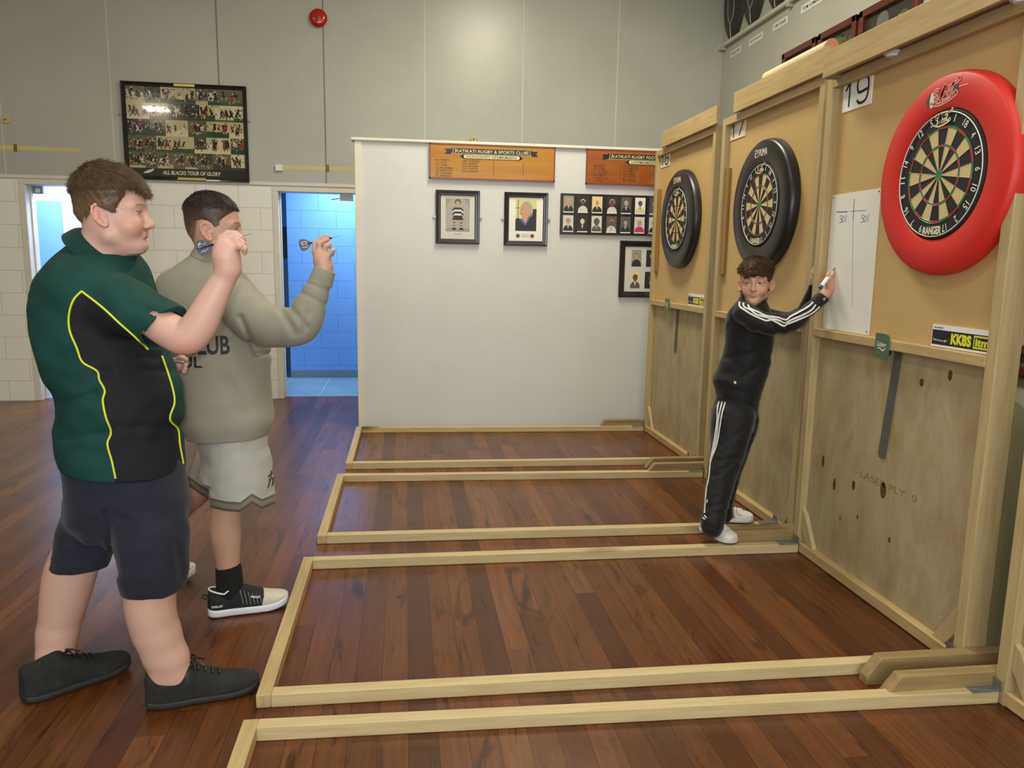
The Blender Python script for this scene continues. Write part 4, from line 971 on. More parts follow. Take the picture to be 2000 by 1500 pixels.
    def mesh(s, h):
        un = [q for q in s.p if q[3] == 'u']
        lo = np.min([q[1] for q in un], 0) - 2 * h; hi = np.max([q[2] for q in un], 0) + 2 * h
        N = 24; nb = np.ceil((hi - lo) / (h * N)).astype(int); bg = 6 * h
        g = openvdb.FloatGrid(bg); ar = np.arange(N) * h
        L = np.stack(np.meshgrid(ar, ar, ar, indexing='ij'), -1)
        for i in range(nb[0]):
            for j in range(nb[1]):
                for kk in range(nb[2]):
                    b0 = lo + np.array([i, j, kk]) * h * N; b1 = b0 + h * N
                    act = [q for q in s.p if (q[1] < b1).all() and (q[2] > b0).all()]
                    if not any(q[3] == 'u' for q in act): continue
                    # coarse test at the centre of the block
                    P = b0 + L; d = None; skip = False
                    c = (b0 + b1) / 2; rad = h * N * .87
                    if not any(q[3] == 'u' and float(q[0](c[None])[0]) < rad * 1.3 + q[4] + .012 for q in act): continue
                    for f, _, _, op, k in act:
                        if d is None:
                            if op == 'u': d = np.asarray(f(P), float)
                            continue
                        if op == 'u': d = smin(d, f(P), k)
                        elif op == 's': d = smax(d, -f(P), k)
                        elif op == 'i': d = smax(d, f(P), k)
                        elif op == 'd': d = d + f(P)
                    if d is None: continue
                    g.copyFromArray(np.clip(d, -bg, bg).astype(F32), ijk=(i * N, j * N, kk * N))
        v, q = g.convertToQuads(0.0)
        return v.astype(float) * h + lo, q
def wob(seed, freq, amp, n=7, stretch=(1, 1, 1)):
    r = np.random.default_rng(seed); K = r.normal(size=(n, 3)); K = K / np.linalg.norm(K, axis=1, keepdims=True) * freq * r.uniform(.6, 1.5, (n, 1)) * np.array(stretch); ph = r.uniform(0, 6.28, n)
    W = r.normal(size=(3, 3)) * freq * .35
    def f(P):
        Q = P + .018 * np.sin(P @ W.T)
        d = 0
        for i in range(n): d = d + np.sin(Q @ K[i] + ph[i])
        return d * (amp / n ** .5)
    return f
def put(name, vq, mats, parent, attrs=None, cols=None, org=None, mi=None, relax=0):
    v, q = vq
    me = bpy.data.meshes.new(name); org = np.array(parent.location) if org is None else np.array(org)
    if relax:
        e = np.concatenate([q[:, [0, 1]], q[:, [1, 2]], q[:, [2, 3]], q[:, [3, 0]]])
        for _ in range(relax):
            acc = np.zeros_like(v); cn = np.zeros(len(v))
            np.add.at(acc, e[:, 0], v[e[:, 1]]); np.add.at(cn, e[:, 0], 1)
            np.add.at(acc, e[:, 1], v[e[:, 0]]); np.add.at(cn, e[:, 1], 1)
            v = v * .5 + .5 * acc / np.maximum(cn, 1)[:, None]
    vv = (v - org).astype(F32)
    me.vertices.add(len(vv)); me.vertices.foreach_set('co', vv.ravel())
    me.loops.add(q.size); me.loops.foreach_set('vertex_index', q.astype(np.int32).ravel()[::1])
    me.polygons.add(len(q)); me.polygons.foreach_set('loop_start', np.arange(0, q.size, 4, dtype=np.int32))
    if mi is not None: me.polygons.foreach_set('material_index', np.asarray(mi, np.int32))
    me.update(calc_edges=True); me.validate()
    me.polygons.foreach_set('use_smooth', np.ones(len(q), bool))
    # make the faces point outwards
    a, b, c = v[q[:, 0]], v[q[:, 1]], v[q[:, 2]]
    if (np.einsum('ij,ij->i', np.cross(b - a, c - a), (a + c) / 2 - v.mean(0))).sum() < 0: me.flip_normals()
    for m in (mats if isinstance(mats, (list, tuple)) else [mats]): me.materials.append(m)
    if attrs:
        for k, x in attrs.items():
            at = me.attributes.new(k, 'FLOAT', 'POINT'); at.data.foreach_set('value', np.asarray(x, F32))
    if cols is not None:
        at = me.color_attributes.new('tint', 'FLOAT_COLOR', 'POINT')
        at.data.foreach_set('color', np.concatenate([cols, np.ones((len(cols), 1))], 1).astype(F32).ravel())
    ob = bpy.data.objects.new(name, me); COL.objects.link(ob); ob.parent = parent
    ob.location = tuple(org - np.array(parent.matrix_basis.translation)) if parent.parent is None else (0, 0, 0)
    return ob, v
def bvh(vq): return BVHTree.FromPolygons([tuple(p) for p in vq[0]], [tuple(int(i) for i in f) for f in vq[1]])
def hit(b, px, py):
    d = Vector(ray(px, py)).normalized(); r = b.ray_cast(Vector(EYE), d)
    return None if r[0] is None else (np.array(r[0]), np.array(r[1]) * (-1 if Vector(r[1]).dot(d) > 0 else 1))
def poly_sd(pts, q):
    """signed distance of 2-D points q to polygon pts (negative inside)"""
    p = np.array(pts, float); d = np.full(q.shape[:-1], 1e9); inside = np.zeros(q.shape[:-1], bool)
    for a, b in zip(p, np.roll(p, -1, 0)):
        e = b - a; w = q - a; t = np.clip((w @ e) / (e @ e + 1e-12), 0, 1)
        d = np.minimum(d, ((w - t[..., None] * e) ** 2).sum(-1))
        c = ((a[1] <= q[..., 1]) & (b[1] > q[..., 1])) | ((b[1] <= q[..., 1]) & (a[1] > q[..., 1]))
        xi = a[0] + (q[..., 1] - a[1]) / (b[1] - a[1] if b[1] != a[1] else 1e-9) * e[0]
        inside ^= c & (q[..., 0] < xi)
    d = np.sqrt(d); return np.where(inside, -d, d)
def ribbon(mb, b, pts, wpx, lift=.0015, n=6, mi=None):
    """a flat strip lying on a surface along a line of photo pixels, wpx wide"""
    pts = catmull(pts, n); L = []; Rr = []
    for i, p in enumerate(pts):
        d = pts[min(i + 1, len(pts) - 1)] - pts[max(i - 1, 0)]; d = d / (np.linalg.norm(d) + 1e-9); q = np.array([-d[1], d[0]]) * wpx / 2
        a, c = hit(b, *(p + q)), hit(b, *(p - q))
        if a is None or c is None: continue
        if np.linalg.norm(a[0] - c[0]) > .05: continue
        L.append(a[0] + a[1] * lift); Rr.append(c[0] + c[1] * lift)
    m = len(L)
    if m > 1: mb.add(L + Rr, [(i, i + 1, m + i + 1, m + i) for i in range(m - 1)], mi)
def decal_text(mb, b, txt, c, u, v, dirn, w, h, lift=.0015, bold=.03, mi=None, start=.3):
    """lettering projected along dirn onto a surface"""
    tmp = MB(); letter(tmp, txt, (0, 0, 0), (1, 0, 0), (0, 1, 0), w=w, h=h, bold=bold)
    bm = bmesh.new(); vs = [bm.verts.new(p) for p in tmp.v]
    for f in tmp.f:
        try: bm.faces.new([vs[i] for i in f])
        except ValueError: pass
    bmesh.ops.triangulate(bm, faces=bm.faces)
    for _ in range(3):
        es = [e for e in bm.edges if e.calc_length() > .012]
        if not es: break
        bmesh.ops.subdivide_edges(bm, edges=es, cuts=1)
    bmesh.ops.triangulate(bm, faces=bm.faces)
    bm.verts.ensure_lookup_table(); bm.verts.index_update(); out = []; c, u, v, dirn = Vector(c), Vector(u), Vector(v), Vector(dirn).normalized()
    for p in bm.verts:
        o = c + u * p.co.x + v * p.co.y - dirn * start; r = b.ray_cast(o, dirn)
        out.append((r[0] - dirn * lift) if r[0] is not None else o + dirn * start)
    mb.add(out, [tuple(q.index for q in f.verts) for f in bm.faces], mi); bm.free()

# ------------------------------------------------------------------ strands of hair
def strands(v, nrm, length, width, flow, seed, lift=.35, seg=3, curl=0.0):
    """v: roots, nrm: normals, flow: unit tangents, length per root -> tube mesh (three-sided, tapered)"""
    r = np.random.default_rng(seed); n = len(v); out = np.zeros((n, seg + 1, 3, 3)); p = v - nrm * .001
    d = unit_rows(flow + nrm * lift + r.normal(size=(n, 3)) * .16)
    side = unit_rows(np.cross(d, nrm) + 1e-6)
    for i in range(seg + 1):
        w = (width * (1 - .75 * (i / seg)))[:, None] if not np.isscalar(width) else width * (1 - .75 * i / seg)
        up = unit_rows(np.cross(side, d))
        for k, (a, b) in enumerate(((1, -.3), (-1, -.3), (0, .8))): out[:, i, k] = p + side * a * w + up * b * w
        if i < seg:
            p = p + d * (length / seg)[:, None]
            d = unit_rows(d - nrm * (.22 * np.asarray(lift)) + side * curl * r.normal(size=(n, 1)) + np.array([0, 0, -.05]))
    V = out.reshape(-1, 3); q = []
    base = np.arange(n)[:, None] * (seg + 1) * 3
    F = []
    for i in range(seg):
        for k in range(3):
            a = i * 3 + k; b_ = i * 3 + (k + 1) % 3
            F.append(np.concatenate([base + a, base + b_, base + b_ + 3, base + a + 3], 1))
    return V, np.concatenate(F), np.repeat(r.uniform(0, 1, n), (seg + 1) * 3)
def unit_rows(a): return a / (np.linalg.norm(a, axis=-1, keepdims=True) + 1e-9)
def vnormals(v, q):
    n = np.zeros_like(v); fn_ = np.cross(v[q[:, 2]] - v[q[:, 0]], v[q[:, 3]] - v[q[:, 1]])
    for i in range(4): np.add.at(n, q[:, i], fn_)
    n = unit_rows(n)
    if (n * (v - v.mean(0))).sum() < 0: n = -n
    return n

# ------------------------------------------------------------------ skin, cloth
def skin_mat(name, rough=.5):
    t = NT(name); a = t.n.new('ShaderNodeAttribute'); a.attribute_name = 'tint'
    f = t.noise(t.obj(), 130, 3, .6)
    c = t.mix(t.math('MULTIPLY', f, .16), a.outputs['Color'], S(176, 110, 90), 'MIX')
    t.inp('Base Color', c); t.inp('Roughness', rough); t.inp('Subsurface Weight', .12); t.inp('Subsurface Radius', (1, .35, .2)); t.inp('Subsurface Scale', .006)
    t.bump(t.noise(t.obj(), 700, 2), .05, .001); return t.m
def cloth_mat(name, c, var=.12, weave=900, rough=.85, bump=.12, vs=9, sheen=.1):
    t = NT(name); o = t.obj(); n = t.noise(o, vs, 4, .6)
    t.inp('Base Color', t.ramp(n, [(.3, tuple(k * (1 - var) for k in c[:3]) + (1,)), (.7, tuple(min(1, k * (1 + var)) for k in c[:3]) + (1,))]))
    t.inp('Roughness', rough); t.inp('Specular IOR Level', .25); t.inp('Sheen Weight', sheen); t.bump(t.noise(o, weave, 2), bump, .001); return t.m
def hair_mat(name, stops, rough=.45):
    t = NT(name); a = t.attr('shade')
    n = t.noise(t.obj(), 60, 3, .6)
    t.inp('Base Color', t.ramp(t.math('ADD', t.math('MULTIPLY', a, .7), t.math('MULTIPLY', n, .3)), stops)); t.inp('Roughness', rough); t.inp('Specular IOR Level', .4); return t.m

# ------------------------------------------------------------------ head
HEADROWS = [(-.004, .052, .0, .020, .026, .020, .020), (.002, .044, .0, .034, .036, .028, .028), (.012, .034, .0, .046, .050, .038, .038), (.030, .020, .0, .058, .055, .050, .050),
            (.046, .012, .0, .068, .062, .056, .056), (.062, .006, .0, .075, .074, .060, .060), (.080, .002, .0, .080, .084, .066, .066), (.100, .0, .0, .081, .090, .070, .070),
            (.120, -.002, .0, .088, .092, .073, .073), (.150, -.004, .0, .089, .091, .076, .076), (.175, -.006, .0, .083, .086, .073, .073), (.196, -.008, .0, .069, .072, .062, .062),
            (.210, -.010, .0, .051, .053, .047, .047), (.220, -.012, .0, .030, .032, .029, .029), (.2255, -.012, .0, .006, .006, .006, .006)]
def rotm(y, p, r):
    return np.array(Matrix.Rotation(y, 3, 'Z') @ Matrix.Rotation(p, 3, 'Y') @ Matrix.Rotation(r, 3, 'X'))
class Head:
    def __init__(s, o, y, p, r, sc): s.o = np.array(o, float); s.R = rotm(y, p, r); s.s = sc
    def w(s, *q): return s.o + s.R @ (np.array(q, float) * s.s)
    def un(s, px, py, yl=0.):
        """profile point (x, z) of the head under a photo pixel, on the plane y = yl"""
        o_ = s.loc(EYE[None])[0]; d = ray(px, py) @ s.R / s.s; q = o_ + d * ((yl - o_[1]) / d[1]); return (q[0], q[2])
    def loc(s, P): return (P - s.o) @ s.R / s.s
    def build(s, B, cheek=.0, jaw=1.0, nose=1.0, gaze=0, ears=1.0, rows=None, earout=.0, jowl=0, mouth=1.0):
        w, sc, R = s.w, s.s, s.R
        rows = [tuple(x * sc for x in q) for q in (rows or HEADROWS)]
        B.loft(s.o, R[:, 2], R[:, 0], rows, k=.02 * sc, n=2.15)
        q = lambda r: r * sc
        for e in (-1, 1):
            B.cone(w(.058, e * .012, .014), w(.0, e * .050, .040), q(.016 * jaw), q(.018 * jaw), q(.02))
            B.ball(w(.048, e * .040, .066), (q(.026 + cheek), q(.022 + cheek), q(.024 + cheek)), q(.02), R=R)
            B.cone(w(.079, e * .012, .1215), w(.064, e * .046, .121), q(.0085), q(.008), q(.016))
        B.ball(w(.061, 0, .013), (q(.020), q(.021), q(.016)), q(.014), R=R)
        if jowl: B.ball(w(.026, 0, .004), (q(.034), q(.040), q(.022)), q(.02), R=R)
        B.cone(w(.081, 0, .114), w(.094, 0, .076), q(.0072 * nose), q(.0098 * nose), q(.012))
        B.ball(w(.0965 + .002 * (nose - 1), 0, .0695), q(.0112 * nose), q(.007))
        for e in (-1, 1): B.ball(w(.088, e * .0115 * nose, .0665), (q(.0105), q(.0066 * nose), q(.0078)), q(.006), R=R)
        for e in (-1, 1): B.ball(w(.092, e * .0062 * nose, .0578), (q(.0055), q(.0032), q(.0045)), q(.003), 's', R=R)
        for e in (-1, 1): B.ball(w(.092, e * .032, .1035), (q(.015), q(.018), q(.011)), q(.012), 's', R=R)
        for e in (-1, 1):
            c = w(.0655, e * .0315, .1025)
            B.ball(c, q(.0142), q(.004))
            B.ball(w(.0800, e * .0325, .1018), (q(.013), q(.0125), q(.0050)), q(.0015), 's', R=R)
            B.cone(w(.0785, e * .020, .1095), w(.0735, e * .044, .1075), q(.0022), q(.0018), q(.004))
        up = [(w(.0840, 0, .0465), q(.0046)), (w(.0815, .010 * mouth, .0470), q(.0044 * mouth)), (w(.0735 + .012 * (1 - mouth), .0215 * mouth, .0435), q(.0022))]
        lo = [(w(.0830, 0, .0375), q(.0056)), (w(.0795, .012 * mouth, .0385), q(.0050 * mouth)), (w(.0735 + .012 * (1 - mouth), .0215 * mouth, .0425), q(.0022))]
        m = lambda ch: [(s.o + R @ (np.array([1, -1, 1]) * (R.T @ (p - s.o))), r) for p, r in ch]
        for ch in (up, lo): B.chain(ch, q(.004)); B.chain(m(ch), q(.004))
        B.ball(w(.0925, 0, .0265), (q(.012), q(.022), q(.0065)), q(.010), 's', R=R)
        B.ball(w(.0905, 0, .0535), (q(.006), q(.0035), q(.006)), q(.006), 's', R=R)
        for e in (-1, 1):                                          # ears
            E = R @ rotm(e * (-.45 - earout), -.22, e * .12); c = w(-.012, e * (.0745 + earout * .012), .0905)
            W = lambda x, y, z: c + E @ (np.array([x, y * e, z]) * sc * ears)
            B.ball(W(-.001, .0, .0), (q(.0165 * ears), q(.0052), q(.0285 * ears)), q(.006), R=E)
            B.ball(W(.004, .0075, -.003), (q(.0105 * ears), q(.0065), q(.0185 * ears)), q(.003), 's', R=E)
            rim = [(.010, .004, .014), (.006, .005, .026), (-.004, .0055, .0305), (-.014, .0055, .025), (-.0185, .005, .010), (-.016, .005, -.006), (-.009, .0045, -.019), (.001, .004, -.0265), (.007, .002, -.024)]
            B.chain([(W(*p), q(.0036 if i < 7 else .0052)) for i, p in enumerate(rim)], q(.003))
            B.chain([(W(-.009, .004, .012), q(.0028)), (W(-.010, .004, -.004), q(.003)), (W(-.002, .004, -.014), q(.003))], q(.003))
            B.ball(W(.0105, .003, -.003), (q(.004), q(.0035), q(.0055)), q(.003), R=E)
        return s
    def colour(s, v, base, blush, lip, brow, extra=None, blushamt=.6, browz=0., brow_w=1.0, earred=.6):
        L = s.loc(v); c = np.tile(np.array(base), (len(v), 1)); g = lambda c0, r: np.exp(-(((L - np.array(c0)) / np.array(r)) ** 2).sum(-1))
        inh = (L[:, 2] > -.03) & (np.abs(L[:, 1]) < .12) & (np.abs(L[:, 0]) < .14) & (L[:, 2] < .26)
        def mixc(a, col): c[:] = c * (1 - (a * inh)[:, None]) + np.array(col) * (a * inh)[:, None]
        for e in (-1, 1):
            mixc(blushamt * g((.055, e * .048, .066), (.03, .028, .024)), blush)
            mixc(earred * g((-.016, e * .086, .092), (.026, .016, .036)), blush)
            mixc(.4 * g((.075, e * .033, .094), (.015, .018, .006)), blush)
        mixc(blushamt * .6 * g((.108, 0, .068), (.014, .016, .012)), blush)
        lipm = np.maximum(g((.083, 0, .0470), (.012, .017, .0036)), g((.083, 0, .0378), (.012, .016, .0046)))
        mixc(np.clip(lipm * 1.25, 0, .85), lip)
        mixc(.7 * g((.0825, 0, .0424), (.009, .018, .0012)), np.array(lip) * .45)
        for e in (-1, 1):
            t = np.clip((e * L[:, 1] - .012) / .036, 0, 1); zc = .1235 + browz + .0055 * np.sin(t * 2.4) - .003 * t
            band = np.exp(-((L[:, 2] - zc) / (.0038 * brow_w * (1.1 - .5 * t))) ** 2) * ((e * L[:, 1] > .010) & (e * L[:, 1] < .050)) * (L[:, 0] > .045)
            mixc(.8 * band, brow)
            lid = np.exp(-((L[:, 2] - (.1068 - .00 * t)) / .0020) ** 2) * (np.abs(e * L[:, 1] - .032) < .014) * (L[:, 0] > .066)
            mixc(.75 * lid, np.array(brow) * .5)
        return c
    def eyes(s, par, iris, gz, root):
        for e in (-1, 1):
            c = s.w(.0655, e * .0315, .1025); d = s.R @ np.array(unit(gz)); r = .0127 * s.s
            prof = []
            for a in (0, 4, 7, 9.5, 15, 19, 23, 26, 30, 45, 60, 80, 100, 130, 160, 180): prof.append((max(r * math.sin(math.radians(a)), 1e-5), r * math.cos(math.radians(a))))
            mb = MB(); n = 20; ax = Vector(d); u = ax.orthogonal().normalized(); w = ax.cross(u); C = Vector(c - np.array(root))
            loops = [[C + ax * h + (u * math.cos(2 * PI * k / n) + w * math.sin(2 * PI * k / n)) * rr for k in range(n)] for rr, h in prof]
            for i in range(len(loops) - 1):
                mb.mat(0 if i < 3 else (1 if i < 7 else 2)); mb.ring([loops[i], loops[i + 1]], False, False)
            mb.build('eye', [M['pupil'], iris, M['sclera']], par, 60)
M['pupil'] = plain('pupil', S(10, 9, 9), .1, coat=1); M['sclera'] = plain('sclera', S(176, 166, 162), .15, coat=.6)
IR = {'brown': plain('iris_brown', S(58, 40, 28), .1, coat=1), 'blue': plain('iris_blue', S(92, 110, 124), .1, coat=1)}
# ------------------------------------------------------------------ shared figure parts
def rows_px(rows, o, ax, u, Yc):
    """rows: (y, left, right, depth half near, depth half far[, Y]) in photo pixels -> loft rows about axis ax from o"""
    ax, u = unit(ax), unit(u); v = np.cross(ax, u); out = []
    for r in rows:
        y, l, rr, dn_, df = r[:5]; Y = r[5] if len(r) > 5 else Yc
        c0 = J((l + rr) / 2, y, Y); nn = np.cross(u, ax); k = (c0 - EYE) @ nn
        A, Bq = [EYE + d_ * (k / (d_ @ nn)) for d_ in (ray(l, y), ray(rr, y))]
        c = (A + Bq) / 2; hw = np.linalg.norm((Bq - A) - ((Bq - A) @ ax) * ax) / 2; q = c - o
        out.append((q @ ax, q @ u, q @ v, hw, hw, df, dn_))
    out.sort(key=lambda a: a[0]); return out
def inset(rows, d): return [(r[0], r[1], r[2]) + tuple(max(x - d, .01) for x in r[3:]) for r in rows]
def pc(l):
    """(px, py, radius px, Y) -> (point, radius m)"""
    out = []
    for x, y, r, Y in l:
        p = J(x, y, Y); out.append((p, JR(r, p) / math.hypot(1, (x - 1000) / CF)))
    return out
def shoe(root, parent, heel, toe, z0, W, prof, ankle, mats, hollow, toecap=None, laces=None, sole=.028, spring=.012, voxel=.0026, toe_pitch=0.0, name='shoe', soletone=None):
    """heel / toe: ground points; prof rows: t (0..1), half width, height; returns upper object and its mesh"""
    h, t = np.array([heel[0], heel[1], z0]), np.array([toe[0], toe[1], z0 + toe_pitch]); L = np.linalg.norm(t - h); x = unit(t - h); y = unit(np.cross([0, 0, 1], x)); z = np.cross(x, y)
    T = lambda a, b, c: h + x * a + y * b + z * c
    lift = lambda s: spring * max(0, (s - .72) / .28) ** 2 + .006 * max(0, (.08 - s) / .08)
    up = Body(); rows = [(s * L, 0, sole * .9 + lift(s), w, w, hh - sole * .9, .012) for s, w, hh in prof]
    up.loft(h, x, y, rows, k=.004, n=2.3, smooth=5)
    if hollow: up.chain([(p, r) for p, r in ankle], .006, 's')
    up.cut(h + z * (sole * .8), -z)
    vq = up.mesh(voxel); mi = None
    if toecap is not None:
        cen = vq[0][vq[1]].mean(1); mi = ((cen - h) @ x > toecap * L + .25 * ((cen - h) @ z - .05)).astype(int)
    ob, _ = put(name, vq, mats['upper'], parent, org=root, mi=mi, relax=1)
    so = Body(); srows = [(s * L, 0, sole * .5 + lift(s), w + .004, w + .004, sole * .5, sole * .5) for s, w, hh in prof]
    so.loft(h, x, y, srows, k=.003, n=4.0, smooth=5)
    vs = so.mesh(voxel); ms = None
    if soletone:
        cen = vs[0][vs[1]].mean(1); ms = ((cen - h) @ z < .010).astype(int)
    so_ob, _ = put('sole', vs, mats['sole'], ob, org=root, mi=ms, relax=1)
    b = bvh(vq)
    if laces:
        mb = MB()
        for i in range(laces[0]):
            s = laces[1] + (laces[2] - laces[1]) * i / max(1, laces[0] - 1)
            pts = []
            for q in np.linspace(-1, 1, 7):
                o = T(s * L, q * laces[3], .3); r_ = b.ray_cast(Vector(o), Vector(-z))
                if r_[0] is not None: pts.append(np.array(r_[0]) + z * .003)
            if len(pts) > 3: mb.tube(pts, .0034, 6)
        for e in (-1, 1):                                           # bow
            s = laces[2] if laces[2] < laces[1] else laces[1]
            c = T(s * L, 0, 0); r_ = b.ray_cast(Vector(T(s * L, 0, .3)), Vector(-z))
            if r_[0] is not None:
                c = np.array(r_[0]) + z * .006
                mb.tube([c, c + y * e * .02 + z * .010 + x * .004, c + y * e * .034 - z * .002 + x * .012, c + y * e * .018 - z * .004 + x * .010, c], .003, 6)
                mb.tube([c, c + y * e * .014 + x * .02, c + y * e * .02 + x * .04 - z * .012], .0026, 6)
        mb.build('laces', mats['lace'], ob, 60, org=root)
    return ob, b, T, L
def hair_build(root, par, head, poly, thick, mat, nstr, length, width, whorl, seed, lift, noise=(60, .004), rows=None, front=0., fringe=(0, 1), cut_extra=None, curl=0., voxel=.003, grav=.3, fwd=.4, tone=None):
    s = head.s; B = Body()
    base = rows or HEADROWS
    zz = [r[0] for r in base]; R = []
    for r in base:
        if r[0] < .02: continue
        t = thick(r[0]); R.append(tuple(q * s for q in (r[0] + (t if r[0] > .19 else 0) * (r[0] - .19) / .0355, r[1], r[2], r[3] + t, r[4] + t, r[5] + t, r[6] + t)))
    B.loft(head.o, head.R[:, 2], head.R[:, 0], R, k=.004, n=2.1)
    def f(P):
        L = head.loc(P); return poly_sd(poly, L[..., [0, 2]]) * s
    B.p.append((f, np.array([-9, -9, -9.]), np.array([9, 9, 9.]), 'i', .006))
    if cut_extra: B.p.append((lambda P: cut_extra(head.loc(P)) * s, np.array([-9, -9, -9.]), np.array([9, 9, 9.]), 'i', .004))
    B.disp(wob(seed, noise[0], noise[1])); B.disp(wob(seed + 1, noise[0] * 3, noise[1] * .45))
    v, q = B.mesh(voxel); n = vnormals(v, q)
    rg = np.random.default_rng(seed); idx = rg.choice(len(v), min(nstr, len(v)), replace=False)
    L = head.loc(v[idx]); fl = L - np.array(whorl); fl = fl + np.array([fwd, 0, -grav]) * np.linalg.norm(fl, axis=1, keepdims=True)
    fl = fl @ head.R.T; nn = n[idx]; fl = unit_rows(fl - nn * (fl * nn).sum(1, keepdims=True))
    ln = length(L) * rg.uniform(.6, 1.15, len(idx))
    V, Q, sh = strands(v[idx], nn, ln * s, width, fl, seed, lift(L)[:, None] if callable(lift) else lift, curl=curl)
    shade0 = .35 + .3 * wob(seed + 5, 130, 1.0)(v) * .5
    if tone: shade0 = shade0 * .3 + tone(head.loc(v)); sh = sh * .25 + np.repeat(tone(L), len(sh) // len(L))
    ob, _ = put('hair', (np.concatenate([v, V]), np.concatenate([q, Q + len(v)])), mat, par, attrs={'shade': np.concatenate([np.clip(shade0, 0, 1), sh])}, org=root)
    return ob
def dart(p_tip, p_tail, label, barrel, flight_mats, deco=None):
    a, b = Vector(p_tip), Vector(p_tail); d = (a - b).normalized(); root = b
    t = empty('dart', tuple(root), label, 'dart'); L = (a - b).length; up = Vector((0, 0, 1)); y = d.cross(up).normalized(); z = y.cross(d)
    P = lambda s, u=0, w=0: d * (s * L) + y * u + z * w
    MB().tube([P(1), P(.80), P(.79)], [.0005, .0012, .0018], 8).build('point', M['galv'], t, 40)
    mb = MB(); mb.tube([P(.79), P(.77), P(.5), P(.47)], [.0022, .0036, .0036, .0022], 12)
    for k in range(8): mb.tube([P(.53 + k * .03), P(.535 + k * .03)], .0041, 12)
    mb.build('barrel', barrel, t, 40)
    MB().tube([P(.47), P(.44), P(.22)], [.0026, .0022, .0022], 8).build('shaft', M['black'], t, 40)
    prof = [(.30, .002), (.22, .012), (.14, .0205), (.06, .0215), (.015, .018), (0, .009)]
    for ang in (0, PI / 2):
        w_ = y * math.cos(ang) + z * math.sin(ang); m_ = y * -math.sin(ang) + z * math.cos(ang)
        pts = [P(s) + w_ * q for s, q in prof] + [P(s) - w_ * q for s, q in prof[::-1]]
        mb = MB(); mb.add([p + m_ * .0004 for p in pts] + [p - m_ * .0004 for p in pts], [tuple(range(12)), tuple(range(12, 24))[::-1]] + [(i, (i + 1) % 12, 12 + (i + 1) % 12, 12 + i) for i in range(12)])
        if deco: deco(mb, P, w_, m_)
        mb.build('flight', flight_mats, t)
    return t
W3 = lambda *a: np.array(a, float)

